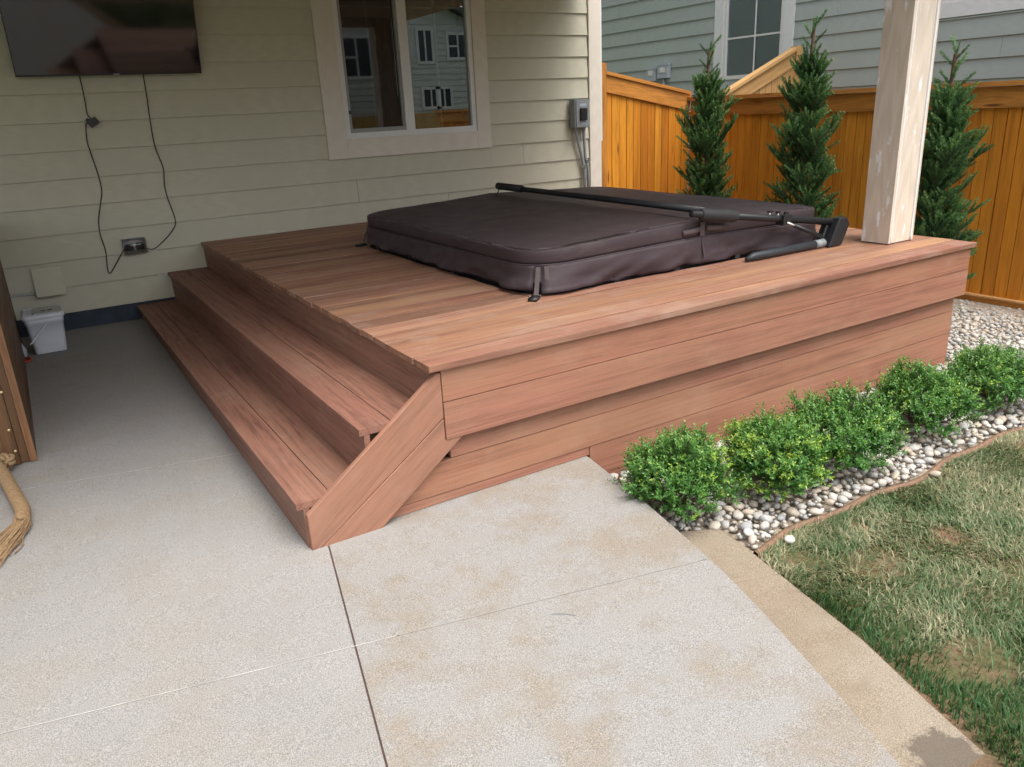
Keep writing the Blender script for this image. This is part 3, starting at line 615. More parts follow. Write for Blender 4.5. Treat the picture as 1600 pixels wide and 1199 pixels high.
MB().box(3.86, 4.02, -.136, -.126, 1.360, 1.618).bevel(.004).build('cover_plate', M['boxg'], dc)
MB().box(3.905, 3.985, -.158, -.137, 1.425, 1.545).bevel(.010, 2).build('switch_cover', M['black'], dc)
MB().box(3.90, 3.985, -.1385, -.1365, 1.562, 1.590).build('label_sticker', M['lgrey'], dc); MB().box(3.92, 3.975, -.1385, -.1365, 1.385, 1.402).build('label_sticker', M['lgrey'], dc)
for nm, pts in (('conduit', [(3.895, -.07, 1.36), (3.90, -.07, 1.30), (3.985, -.06, 1.02), (4.005, -.06, .93), (4.01, -.06, .60)]), ('conduit', [(3.995, -.07, 1.36), (4.0, -.068, 1.28), (4.02, -.060, 1.05), (4.052, -.062, .93), (4.06, -.062, .60)])):
    m = MB(); m.tube(pts, .0165, 12); m.build(nm, M['greyp'], dc, smooth=True); a = Vector(pts[0]); m = MB(); m.tube([a+Vector((0, 0, .01)), a-Vector((0, 0, .04))], .023, 12); m.build('fitting', M['greyp'], dc, smooth=True)
for p_ in ((4.000, -.06, .955), (4.045, -.061, 1.01)): MB().box(p_[0]-.024, p_[0]+.024, -.085, -.033, p_[2]-.011, p_[2]+.011).bevel(.004).build('strap_clip', M['steel'], dc)

# ------------------------------------------------------------------ pail, red cord, bottle, wooden bar, rope
pg = gz(-.5)+.001
pail = thing('pail', 'white square plastic pail with grey lid against the house wall', 'pail', (-1.26, -.50, pg))
def rr_ring(cx, cy, hx, hy, r, z): return [(x, y, z) for x, y in rrect(cx-hx, cx+hx, cy-hy, cy+hy, r, 5)]
m = MB(); V = m.grid([rr_ring(-1.257, -.50, .100+s*.020, .125+s*.015, .03, pg+s*.215) for s in (0, .02, .3, .6, 1)]+[rr_ring(-1.257, -.50, .123, .143, .03, pg+.217), rr_ring(-1.257, -.50, .127, .147, .03, pg+.270)], True); m.bm.faces.new(V[0][::-1]); m.bm.faces.new(V[-1]); m.build('body', M['rubberw'], pail, smooth=True)
m = MB(); V = m.grid([rr_ring(-1.257, -.50, .132, .152, .034, pg+.255), rr_ring(-1.257, -.50, .135, .155, .034, pg+.262), rr_ring(-1.257, -.50, .133, .153, .034, pg+.288), rr_ring(-1.257, -.50, .122, .142, .03, pg+.290), rr_ring(-1.257, -.50, .118, .138, .03, pg+.284)], True); m.bm.faces.new(V[-1]); ld = m.build('lid', M['rubberw'], pail, smooth=True)
MB().box(-1.315, -1.145, -.625, -.38, pg+.285, pg+.293).bevel(.003).build('lid_panel', M['lid'], ld)
for k in range(6): MB().box(-1.375, -1.325, -.61+k*.03, -.597+k*.03, pg+.285, pg+.294).bevel(.002).build('lid_rib', M['lid'], ld)
for (x, y_) in ((-1.25, -.53), (-1.205, -.53)):
    m = MB(); m.tube([(x, y_, pg+.291), (x, y_, pg+.2945)], .018, 12); m.build('lid_mark', plain('dark_print', (.08, .08, .08), .6), ld)
m = MB(); m.prism([(-1.262, -.660, pg+.212), (-1.242, -.660, pg+.222), (-1.362, -.668, pg+.098), (-1.382, -.668, pg+.090)], (0, -.010, 0)); m.build('handle', M['rubberw'], pail)
rc = thing('red_cord', 'short loop of red cord lying on the concrete beside the pail', 'cord', (-1.45, -.70, gz(-.7)))
m = MB(); m.tube([(-1.475+.085*math.cos(a), -.735+.065*math.sin(a), gz(-.7)+.009) for a in np.linspace(-2.2, 2.2, 24)], .009, 8); m.build('cord', M['red'], rc, smooth=True)
bt = thing('grey_bottle', 'small grey plastic bottle wedged between the pail and the wooden bar', 'bottle', (-1.435, -.60, gz(-.6)))
m = MB(); V = m.grid([[( -1.437+r_*math.cos(a), -.60+r_*math.sin(a), gz(-.6)+.001+z) for a in np.linspace(0, 2*math.pi, 13)[:-1]] for r_, z in ((.026, 0), (.030, .008), (.030, .06), (.016, .085), (.012, .10))], True); m.bm.faces.new(V[0][::-1]); m.bm.faces.new(V[-1]); m.build('body', M['lgrey'], bt, smooth=True)
bar = thing('wooden_bar', 'brown stained wooden bar with nailed boards at the left edge', 'bar', (-1.9, -1.5, .03))
bx1 = -1.428; y0b, y1b = -2.712, -.36; zb = .036
def vb(x0, x1, yf, z0, z1, mat, t=.022, nm='end_board'): plank(nm, bar, ((x0+x1)/2, yf, z0), ((x0+x1)/2, yf, z1), x1-x0, t, (0, -1, 0), M[mat], .003)
vb(bx1-.032, bx1, y0b, zb, 1.02, 'brown2'); vb(bx1-.068, bx1-.034, y0b+.012, zb, 1.02, 'brown'); vb(bx1-.155, bx1-.070, y0b, zb, 1.02, 'brown')
vb(bx1-.24, bx1-.158, y0b+.006, zb+.02, 1.02, 'brown'); vb(bx1-.36, bx1-.243, y0b+.004, zb+.02, 1.02, 'brown2'); vb(bx1-.48, bx1-.363, y0b+.006, zb+.02, 1.02, 'brown'); vb(bx1-.62, bx1-.483, y0b, zb, 1.02, 'brown')
for k in range(7): plank('side_plank', bar, (bx1-.001, y0b+.03, zb+.0705+k*.14), (bx1-.001, y1b, zb+.0705+k*.14), .137, .02, (1, 0, 0), M['brown'], .003)
for k in range(7): plank('back_plank', bar, (bx1-.62, y0b+.03, zb+.0705+k*.14), (bx1-.62, y1b, zb+.0705+k*.14), .137, .02, (-1, 0, 0), M['brown'], .003)
plank('back_panel', bar, (bx1-.31, y1b+.02, zb), (bx1-.31, y1b+.02, 1.02), .62, .02, (0, 1, 0), M['brown'], .003)
for k in range(5): plank('top_plank', bar, (bx1-.03-k*.143+.0, y0b-.05, 1.055), (bx1-.03-k*.143, y1b+.04, 1.055), .14, .032, (0, 0, 1), M['brown2'], .004)
for x, z in ((-1.509, .107), (-1.511, .220), (-1.499, .415), (-1.505, .62), (-1.507, .82), (-1.62, .11), (-1.62, .42)):
    m = MB(); m.tube([(x, y0b-.0005, z), (x, y0b-.004, z), (x, y0b-.006, z)], [.0075, .007, .003], 10); m.build('nail', M['brass'], bar, smooth=True)
rope = thing('rope_handle', 'thick twisted tan rope with frayed end lying by the wooden bar', 'rope', (-1.53, -3.2, gz(-3.2)))
def twisted(nm, ctrl, r, parent, pitch=.10):
    P_ = [Vector(p) for p in ctrl]; out = []
    for i in range(len(P_)-1):
        p0, p1, p2, p3 = P_[max(i-1, 0)], P_[i], P_[i+1], P_[min(i+2, len(P_)-1)]
        for t in np.linspace(0, 1, 25)[:-1]: out.append(.5*((2*p1)+(-p0+p2)*t+(2*p0-5*p1+4*p2-p3)*t*t+(-p0+3*p1-3*p2+p3)*t**3))
    out.append(P_[-1]); s = 0; strands = [[], [], []]; u = None
    for i, p in enumerate(out):
        t = (out[min(i+1, len(out)-1)]-out[max(i-1, 0)]).normalized()
        if u is None: u = t.cross(Vector((0, 0, 1))).normalized()
        u = (u-t*u.dot(t)).normalized(); v = t.cross(u)
        if i: s += (p-out[i-1]).length
        for k in range(3):
            a = 2*math.pi*(s/pitch+k/3); strands[k].append(p+(u*math.cos(a)+v*math.sin(a))*r*.56)
    for st in strands: m = MB(); m.tube(st, r*.45, 10); m.build(nm, M['rope'], parent, smooth=True)
gy = gz(-3.1)
twisted('strand', [(-1.71, -2.745, .105), (-1.60, -2.752, .108), (-1.535, -2.77, .098), (-1.548, -2.80, .072)], .024, rope, .09)
twisted('strand', [(-1.600, -2.76, .085), (-1.575, -2.86, gy+.045), (-1.548, -3.02, gy+.028), (-1.522, -3.2, gy+.030), (-1.502, -3.36, gy+.030), (-1.512, -3.47, gy+.031)], .031, rope, .085)
V_, F_ = [], []
def add_tube(V, F, path, r, n=5):
    b0 = len(V); path = [Vector(p) for p in path]
    for i, p in enumerate(path):
        t = (path[min(i+1, len(path)-1)]-path[max(i-1, 0)]).normalized(); u = t.cross(Vector((.1, .2, 1))).normalized(); v = t.cross(u)
        for k in range(n): q = p+(u*math.cos(2*math.pi*k/n)+v*math.sin(2*math.pi*k/n))*r; V.append(q[:])
    for i in range(len(path)-1):
        for k in range(n): a, b = b0+i*n+k, b0+i*n+(k+1) % n; F.append((a, b, b+n)); F.append((a, b+n, a+n))
for k in range(260):
    a = random.uniform(-1, 1); s_ = Vector((-1.500+.024*a, -3.45+random.uniform(-.02, .02), gy+.010+.035*random.random())); L = random.uniform(.16, .36); dx = -.62*L+a*.035+random.uniform(-.05, .04)
    pts = [s_+Vector((dx*t**1.3+.014*math.sin(t*7+k)*t, -L*t*(.95), (gy-.004+.004*random.random()+.022*random.random()*(1-t)-s_.z)*min(1, t*1.4)+.012*math.sin(t*5+k*1.7)*t*(1-t))) for t in np.linspace(0, 1, 8)]
    pts = [Vector((p.x, p.y, max(p.z, gz(p.y)+.002))) for p in pts]; add_tube(V_, F_, pts, random.uniform(.0016, .0030))
o = np_mesh('frayed_end', np.array(V_), np.array(F_), M['rope'], rope, smooth=True); o['kind'] = 'stuff'

# ------------------------------------------------------------------ fences
FX = 5.62
def fence_z(nm, lab): return thing(nm, lab, 'fence')
f1 = thing('board_fence', 'bright orange cedar fence with a top rail sloping down from the house corner', 'fence', (5.0, .05, -.2))
def ztop(x): return 1.925-(x-4.372)*(1.925-1.66)/1.36
def picket(par, x, z0, z1, plane, c, w_=.0970, mat='picket'):
    if plane == 'y': plank('picket', par, (x, c, z0), (x, c, z1), w_, .018, (0, -1, 0), M[mat], .003)
    else: plank('picket', par, (c, x, z0), (c, x, z1), w_, .018, (-1, 0, 0), M[mat], .003)
for k in range(12): plank('gap_backing', f1, (4.47+k*.1037, .072, -.18), (4.47+k*.1037, .072, 1.45), .06, .016, (0, -1, 0), M['picket'], .003)  # unseen boards added behind the gaps to keep light from showing through
x = 4.42
while x < FX-.03: picket(f1, x, -.18, round(ztop(x)-.05, 2), 'y', .05+random.choice((0, 0, .002, .003))); x += .1035+random.choice((0, 0, .001))
plank('fence_post', f1, (4.333, .015, -.2), (4.333, .015, 1.985), .085, .09, (0, -1, 0), M['rail'], .004)
def sloped(par, x0, z0, x1, z1, wd_, t, y, mat, nm): plank(nm, par, (x0, y, z0), (x1, y, z1), wd_, t, (0, -1, 0), M[mat], .002)
sloped(f1, 4.378, ztop(4.378)-.135, FX-.01, ztop(FX)-.135, .185, .022, .026, 'rail', 'top_rail')
plank('rail_cap', f1, (4.378, .045, ztop(4.378)-.02), (FX-.01, .045, ztop(FX)-.02), .075, .035, (0, 0, 1), M['rail'], .003)
plank('kick_board', f1, (4.378, .028, -.16), (FX, .028, -.16), .14, .025, (0, -1, 0), M['rail'], .002)
f2 = thing('board_fence', 'long orange brown cedar fence with flat cap behind the three spruces', 'fence', (FX, -2.5, -.2))
y = -.02
while y > -6.5:
    if random.random() < .88: plank('gap_backing', f2, (FX+.024, y-.052, -.17), (FX+.024, y-.052, 1.5), .06, .016, (-1, 0, 0), M['picket'], .003)  # added backing, skipped at random so a few gaps still let light through
    picket(f2, y, -.17, 1.55, 'x', FX+random.choice((0, 0, .002, .004))); y -= .1035+random.choice((0, 0, .0, .0015, .004))
plank('top_rail', f2, (FX-.024, .0, 1.478), (FX-.024, -3.0, 1.478), .165, .024, (-1, 0, 0), M['rail'], .002); plank('top_rail', f2, (FX-.024, -3.003, 1.478), (FX-.024, -6.5, 1.478), .165, .024, (-1, 0, 0), M['rail'], .002)
plank('rail_cap', f2, (FX-.008, .02, 1.598), (FX-.008, -2.4, 1.598), .105, .036, (0, 0, 1), M['rail'], .003); plank('rail_cap', f2, (FX-.008, -2.403, 1.598), (FX-.008, -6.5, 1.598), .105, .036, (0, 0, 1), M['rail'], .003)
plank('kick_board', f2, (FX-.026, .0, -.195), (FX-.026, -6.5, -.195), .125, .030, (-1, 0, 0), M['rail'], .003)
plank('kick_ledge', f2, (FX-.016, .0, -.121), (FX-.016, -6.5, -.121), .060, .014, (0, 0, 1), M['newcedar'], .002)
f3 = thing('board_fence', 'pale new cedar fence with steep rail rising toward the sage neighbour house', 'fence', (6.6, .03, -.2))
def z3(x): return 1.44+(x-5.65)*.40
x = FX+.08
while x < 7.36: picket(f3, x, -.2, round(z3(x)-.06, 2), 'y', .05, mat='newcedar'); x += .1035
sloped(f3, FX+.03, z3(FX+.03)-.125, 7.36, z3(7.36)-.125, .185, .022, .024, 'newcedar', 'top_rail')
plank('rail_cap', f3, (FX+.03, .04, z3(FX+.03)-.004), (7.36, .04, z3(7.36)-.004), .10, .036, (0, 0, 1), M['newcedar'], .003)
plank('fence_post', f3, (7.44, .02, -.2), (7.44, .02, 2.135), .11, .10, (0, -1, 0), M['newcedar'], .004)

# ------------------------------------------------------------------ neighbour's house
NX = 7.6
nb = thing('neighbour_house', 'sage green lap sided neighbour house beyond the fence', 'house', (NX, 0, 0))
NW = [(.253, 1.619, 1.806, 3.30), (-3.13, -1.30, 2.262, 3.4)]
NZ = 2.2375
for k in range(-12, 5):
    zb_ = NZ+k*RV; zt_ = zb_+RV; cuts = sorted([-5.0, random.uniform(-4, -2.2), random.uniform(-.9, .2) if k != -1 else -.35, random.uniform(2.0, 4.0), 6.0])
    for a, b in zip(cuts, cuts[1:]):
        segs = [(a+.0012, b-.0012)]; sub = []
        for (wy0, wy1, wz0, wz1) in NW:
            if zt_ > wz0+.01 and zb_ < wz1-.01:
                ns = []
                for s0, s1 in segs:
                    for q0, q1 in ((s0, min(s1, wy0)), (max(s0, wy1), s1)):
                        if q1-q0 > .02: ns.append((q0, q1))
                    lo, hi = max(s0, wy0), min(s1, wy1)
                    if zb_ < wz0-.01 and hi-lo > .02: sub.append((lo, hi, wz0))
                segs = ns
        for s0, s1 in segs: lap(nb, s0, s1, k, M['nsiding'], 'x', NX, zoff=NZ)
        for s0, s1, zc in sub: lap(nb, s0, s1, k, M['nsiding'], 'x', NX, zt=zc, zoff=NZ)
m = MB(); m.box(NX+.10, 14, -5, 8, -.3, 5.6); m.box(NX+.002, NX+.10, -5, 8, 3.28, 5.6); m.build('wall', M['nsiding'], nb)
m = MB(); m.prism([(NX-.4, -5.5, 5.6), (14.4, -5.5, 5.6), (11, -5.5, 7.6)], (0, 14, 0)); m.build('roof', M['roof'], nb)
def nwin(y0, y1, z0, z1, tw_, tbot, gy_, gz_):
    def v(a, b, z0_, z1_, t=.03, nm='window_trim', mat='wtrim', x=NX-.028): 
        if z1_-z0_ > b-a: plank(nm, nb, (x, (a+b)/2, z0_), (x, (a+b)/2, z1_), b-a, t, (-1, 0, 0), M[mat], .002)
        else: plank(nm, nb, (x, a, (z0_+z1_)/2), (x, b, (z0_+z1_)/2), z1_-z0_, t, (-1, 0, 0), M[mat], .002)
    v(y0, y0+tw_, z0, z1); v(y1-tw_, y1, z0, z1)
    if tbot: v(y0+tw_+.001, y1-tw_-.001, z0, z0+tbot)
    a, b, zz = y0+tw_+.001, y1-tw_-.001, z0+tbot
    fr = MB()
    for q in [(a, a+.05, zz, z1), (b-.05, b, zz, z1), (a+.05, b-.05, zz, zz+.05)]: fr.box(NX-.018, NX+.04, q[0], q[1], q[2], q[3])
    f_ = fr.build('window_frame', M['white'], nb)
    MB().box(NX+.02, NX+.024, a+.05, b-.05, zz+.05, z1).build('pane', M['nglass'], nb)
    g_ = MB(); g_.box(NX+.008, NX+.014, gy_-.011, gy_+.011, zz+.05, z1); g_.box(NX+.008, NX+.014, a+.05, gy_-.011, gz_-.011, gz_+.011); g_.box(NX+.008, NX+.014, gy_+.011, b-.05, gz_-.011, gz_+.011); g_.build('grille', M['white'], f_)
    MB().box(NX+.06, NX+.09, a, b, zz, z1).build('pane_backing', plain('mirrored_sky_blue', (.42, .62, .72), .8), nb)  # added sheet behind the glass; its blue colour stands in for reflected sky
nwin(.253, 1.619, 1.806, 3.30, .165, 0, .91, 2.335); nwin(-3.13, -1.30, 2.262, 3.4, .165, .15, -2.1, 3.0)
eb1 = [(2.775, 2.985, 1.865, 2.055), (2.50, 2.725, 1.895, 2.10)]
for i, (a, b, c_, d) in enumerate(eb1):
    e_ = thing('meter_box', ('small grey utility box on the sage wall, left one with no conduit below', 'small grey utility box on the sage wall, right one with a thin conduit below')[i], 'utility box', (NX, (a+b)/2, c_))
    MB().box(NX-.085, NX-.02, a, b, c_, d).bevel(.006).build('enclosure', M['lgrey'], e_); MB().box(NX-.093, NX-.086, a+.06, b-.06, c_+.08, c_+.15).bevel(.003).build('label_sticker', M['white'], e_)
    MB().box(NX-.09, NX-.03, a-.008, b+.008, d-.025, d+.006).bevel(.003).build('hood', M['lgrey'], e_)
    if i: m = MB(); m.tube([(NX-.045, a+.13, c_), (NX-.045, a+.11, c_-.15), (NX-.045, a+.11, -.2)], .018, 8); m.build('conduit', M['lgrey'], e_, smooth=True)

# ------------------------------------------------------------------ house and fence across the yard (seen mirrored in the window)
rh = thing('rear_house', 'grey two storey gabled house across the yard, seen mirrored in the window', 'house', (10, -20, -.2))
RY = -20.0
def rx(u, v):          # point on the far wall that the window mirrors at direction (u, v)
    d = r2*((u-800)/1224.6)+u2*((599.5-v)/1224.6)+fwd; t = (20+7.057)/d.y; return (-1.237+d.x*t, 1.591+d.z*t)
pA, pB = rx(683, 8), rx(730, 33); slope = (pB[1]-pA[1])/(pB[0]-pA[0]); eave = pB[0]+1.2; zE = pB[1]+slope*1.2; pk = pA[0]-2.6; zP = pA[1]-slope*2.6; lx = pk-(eave-pk)
m = MB(); m.prism([(lx, RY, -.3), (eave, RY, -.3), (eave, RY, zE), (pk, RY, zP), (lx, RY, zE)], (0, -9, 0)); m.build('wall', M['rsiding'], rh)
m = MB()
for s0, s1 in (((pk, zP), (eave+.4, zE+slope*.4)), ((pk, zP), (lx-.4, zE+slope*.4))): m.prism([(s0[0], RY+.4, s0[1]+.02), (s1[0], RY+.4, s1[1]+.02), (s1[0], RY+.4, s1[1]+.22), (s0[0], RY+.4, s0[1]+.22)], (0, -9.8, 0))
m.build('roof', M['roof'], rh)
z = -.2
while z < zP-.3:
    xl_, xr_ = lx, eave
    if z > zE: f_ = (zP-z)/(zP-zE); xl_, xr_ = pk-(pk-lx)*f_, pk+(eave-pk)*f_
    m = MB(); L = xr_-xl_; m.prism([(xl_, RY+.03, z), (xl_, RY+.002, z), (xl_, RY+.002, z+.20), (xl_, RY+.008, z+.20)], (L, 0, 0)); m.build('siding_board', M['rsiding'], rh); z += .203
for (u0, v0, u1, v1, dv) in [(656, 48, 672, 96, 0), (702, 55, 728, 90, 1), (664, 140, 684, 167, 0), (686, 139, 703, 167, 0), (540, 60, 575, 120, 1), (600, 150, 628, 190, 0)]:
    a = rx(u0, v1); b = rx(u1, v0); x0, x1, z0_, z1_ = a[0], b[0], a[1], b[1]; fr = MB()
    for q in [(x0-.1, x0, z0_-.1, z1_+.1), (x1, x1+.1, z0_-.1, z1_+.1), (x0, x1, z0_-.1, z0_), (x0, x1, z1_, z1_+.1), ((x0+x1)/2-.03, (x0+x1)/2+.03, z0_, z1_)]: fr.box(q[0], q[1], RY, RY+.06, q[2], q[3])
    if dv: fr.box(x0, (x0+x1)/2-.03, RY, RY+.055, (z0_+z1_)/2-.03, (z0_+z1_)/2+.03)
    f_ = fr.build('window', M['white'], rh); MB().box(x0, x1, RY+.01, RY+.04, z0_, z1_).build('pane', plain('far_pane', (.05, .06, .065), .1), f_)
rf = thing('rear_fence', 'cedar fence at the far end of the yard, behind the camera', 'fence', (8, -15, -.2))
for k in range(70): plank('picket', rf, (3.5+k*.14, -15, -.3), (3.5+k*.14, -15, 1.55), .136, .018, (0, 1, 0), M['newcedar'], .002)

# ------------------------------------------------------------------ pebbles
def in_gravel(x, y):
    if y < edgey(x)+.03: return False
    if x < 3.86:
        if y > -4.335: return False
        if y > -4.80-(x-.70)*.508: return x > .845+(y+4.32)*.19
        return x > 1.035
    return x < FX-.035 and y < -1.2
cell = .05; gridd = {}; pts = []
def try_add(x, y, r):
    ci, cj = int(x/cell), int(y/cell)
    for a in (-1, 0, 1):
        for b in (-1, 0, 1):
            for (qx, qy, qr) in gridd.get((ci+a, cj+b), ()):
                if (qx-x)**2+(qy-y)**2 < (.86*(qr+r))**2: return False
    gridd.setdefault((ci, cj), []).append((x, y, r)); pts.append((x, y, r)); return True
for rad, n in ((.025, 6500), (.019, 17000), (.0140, 30000), (.0095, 24000)):
    xs = RNG.uniform(.8, FX, n); ys = RNG.uniform(-5.3, -1.2, n); rr = rad*RNG.uniform(.82, 1.2, n)
    for x, y, r in zip(xs, ys, rr):
        if in_gravel(x, y): try_add(x, y, r)
def ico(sub):
    bm = bmesh.new(); bmesh.ops.create_icosphere(bm, subdivisions=sub, radius=1); v = np.array([p.co[:] for p in bm.verts]); f = np.array([[q.index for q in t.verts] for t in bm.faces]); bm.free(); return v, f
I1, I2 = ico(1), ico(2)
def lump(v, seed): return v*np.array([1+.34*mnoise.noise((p[0]*1.15+seed, p[1]*1.1, p[2]*1.1-seed)) for p in v])[:, None]
L1 = [lump(I1[0], s*3.7) for s in range(10)]; L2 = [lump(I2[0], s*5.1+2) for s in range(10)]
peb_me = []
for k in range(10):
    me = bpy.data.meshes.new('pebble'); me.from_pydata(L2[k].tolist(), [], I2[1].tolist()); me.polygons.foreach_set('use_smooth', [True]*len(me.polygons)); me.materials.append(M['pebble']); peb_me.append(me)
CL = np.array((-1.237, -7.057, 1.591)); RM = np.array([r2[:], u2[:], fwd[:]])
def vis(x, y):
    q = RM @ (np.array((x, y, -.14))-CL); u = 800+1224.6*q[0]/q[2]; v = 599.5-1224.6*q[1]/q[2]
    return 0 < u < 1600 and 0 < v < 1199, q[2]
BUSH = [(.945, -4.775, .215, .40), (1.455, -4.865, .222, .365), (1.90, -4.875, .242, .39), (2.585, -4.875, .228, .365), (3.24, -4.90, .24, .35)]
cand = []
for i, (x, y, r) in enumerate(pts):
    ok, d = vis(x, y)
    if ok and not any((x-bx)**2+(y-by)**2 < (br_*.8)**2 for bx, by, br_, _ in BUSH): cand.append((r/d, i))
cand.sort(reverse=True); single = set(i for _, i in cand[:298])
Vs, Fs, Ts, base_i = [], [], [], 0
zb = -.172
for i, (x, y, r) in enumerate(pts):
    sx, sy, sz = r*random.uniform(.95, 1.25), r*random.uniform(.75, 1.0), r*random.uniform(.50, .75); rot = Euler((random.uniform(-.35, .35), random.uniform(-.35, .35), random.uniform(0, 6.28)))
    slope = -.045*max(0, min(1, (x-4.1)/1.4)); z = zb+slope+.016+random.uniform(-.004, .012)+sz*.4
    if i in single:
        o = bpy.data.objects.new('pebble', peb_me[i % 10]); o.location = (x, y, z); o.rotation_euler = rot; o.scale = (sx, sy, sz); COL.objects.link(o); o.parent = gravel
    else:
        v = (L1[i % 10]*np.array((sx, sy, sz))) @ np.array(rot.to_matrix()).T+np.array((x, y, z)); Vs.append(v); Fs.append(I1[1]+base_i); Ts.append(np.full(len(v), random.random())); base_i += len(v)
for x, y in zip(RNG.uniform(.8, FX, 12000), RNG.uniform(-5.3, -1.2, 12000)):      # smaller stones filling in below
    if not in_gravel(x, y) or len(Vs) > 15500: continue
    r = random.uniform(.010, .020); sl_ = -.045*max(0, min(1, (x-4.1)/1.4)); v = (L1[int(r*1e5) % 10]*np.array((r*1.1, r*.9, r*.65)))+np.array((x, y, zb+sl_+random.uniform(-.004, .006))); Vs.append(v); Fs.append(I1[1]+base_i); Ts.append(np.full(len(v), random.random())); base_i += len(v)
o = np_mesh('pebble_mass', np.concatenate(Vs), np.concatenate(Fs), M['pebble'], gravel, np.concatenate(Ts), True); o['kind'] = 'stuff'
ed = thing('bed_edging', 'brown edging strip between the pale pebbles and the lawn', 'edging', (2.5, -5.17, -.18))
m = MB(); rows = []
for x in np.linspace(.985, 5.6, 90):
    yy = edgey(x); zz = -.146+.010*mnoise.noise((x*3, 0, 0)); rows.append([(x, yy-.022, zz-.07), (x, yy-.020, zz-.004), (x, yy-.008, zz), (x, yy+.004, zz-.003), (x, yy+.008, zz-.07)])
m.grid(rows); m.build('strip', plain('brown_edging', (.20, .115, .070), .8, var=.4, scale=40, bump=.4), ed, smooth=True)

# ------------------------------------------------------------------ shrubs
def leaf_mesh(name, P, D, N, L, W, tint, mat, parent):
    """diamond leaves folded on the midrib; arrays of base point, direction, normal"""
    S = np.cross(D, N); n = len(P); L = L[:, None]; W = W[:, None]
    a = P; b = P+D*L*.5+S*W*.5+N*W*.18; c = P+D*L; d = P+D*L*.5-S*W*.5+N*W*.18
    V = np.stack([a, b, c, d], 1).reshape(-1, 3); i = np.arange(n)*4; F = np.concatenate([np.stack([i, i+1, i+2], 1), np.stack([i, i+2, i+3], 1)])
    return np_mesh(name, V, F, mat, parent, np.repeat(tint, 4))
def unit(v): return v/np.maximum(np.linalg.norm(v, axis=-1, keepdims=True), 1e-9)
blab = ['rounded green boxwood shrub nearest the patio corner', 'boxwood shrub with yellow green new leaves, second from the patio', 'wide dark green boxwood shrub in the middle of the row of five', 'boxwood shrub fourth from the patio in the row along the deck', 'boxwood shrub farthest from the patio at the right picture edge']
for bi, (bx, by, br_, bh) in enumerate(BUSH):
    rg = np.random.default_rng(100+bi); zg = -.165; t_ = thing('boxwood_shrub', blab[bi], 'shrub', (bx, by, zg), 'boxwood shrubs along the deck')
    nT = 420; d = unit(rg.normal(size=(nT, 3))+np.array((0, 0, .25))); d[:, 2] = np.where(d[:, 2] < -.25, -d[:, 2], d[:, 2])
    rad = .97+.36*np.array([mnoise.noise((q[0]*1.9+bi*7, q[1]*1.9, q[2]*1.9+bi)) for q in d])+rg.normal(0, .09, nT)+.13*(rg.random(nT) < .06)
    tip = np.stack([bx+d[:, 0]*br_*rad, by+d[:, 1]*br_*rad, zg+bh*.42+d[:, 2]*bh*.56*rad], 1); tip[:, 2] = np.maximum(tip[:, 2], zg+.03)
    tip[:, 1] = np.minimum(tip[:, 1], -4.355)
    root = np.stack([bx+d[:, 0]*br_*.12, by+d[:, 1]*br_*.12, np.full(nT, zg+.06)], 1)
    Ps, Ds, Ns, Ls, Ws, Tt = [], [], [], [], [], []; SV, SF = [], []
    yel = .42 if bi == 1 else .08
    for k in range(nT):
        p0, p1 = root[k], tip[k]; ctrl = (p0+p1)/2+np.array((0, 0, -.03)); ax_ = unit(p1-ctrl)
        if k % 6 == 0: add_tube(SV, SF, [p0, ctrl*.6+p0*.2+p1*.2, p1], .0022, 3)
        yb = rg.random() < yel and d[k][2] < .75
        for sgi in range(5):
            if sgi == 0: q0, dr, ln = ctrl*.45+p1*.55, ax_, np.linalg.norm(p1-ctrl)*.5
            else:
                tt = rg.uniform(.35, .92); q0 = ctrl*(1-tt)+p1*tt; dr = unit(ax_+rg.normal(0, .55, 3)+np.array((0, 0, .25))); ln = rg.uniform(.035, .075)
            n = max(5, int(ln/.0052)); t = np.linspace(0, 1, n)
            pp = q0+dr*ln*t[:, None]; sd_ = unit(np.cross(dr, rg.normal(size=3))); up_ = np.cross(dr, sd_)
            ang = np.arange(n)*2.4+rg.random()*6; out_ = np.cos(ang)[:, None]*sd_+np.sin(ang)[:, None]*up_
            dd = unit(out_*.9+dr*.65+rg.normal(0, .18, (n, 3))); nn = unit(np.cross(np.cross(dd, dr+np.array((0, 0, .5))), dd)+rg.normal(0, .2, (n, 3))); nn = unit(nn-dd*(nn*dd).sum(1, keepdims=True))
            nn = np.where(nn[:, 2:3] < -.2, -nn, nn)
            Ps.append(pp); Ds.append(dd); Ns.append(nn); Ls.append(rg.uniform(.012, .019, n)); Ws.append(rg.uniform(.007, .010, n))
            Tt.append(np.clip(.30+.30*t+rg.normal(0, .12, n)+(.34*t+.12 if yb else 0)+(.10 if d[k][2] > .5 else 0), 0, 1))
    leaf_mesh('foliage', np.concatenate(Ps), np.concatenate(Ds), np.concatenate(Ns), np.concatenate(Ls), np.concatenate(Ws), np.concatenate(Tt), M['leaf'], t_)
    np_mesh('stems', np.array(SV), np.array(SF), M['bark'], t_)

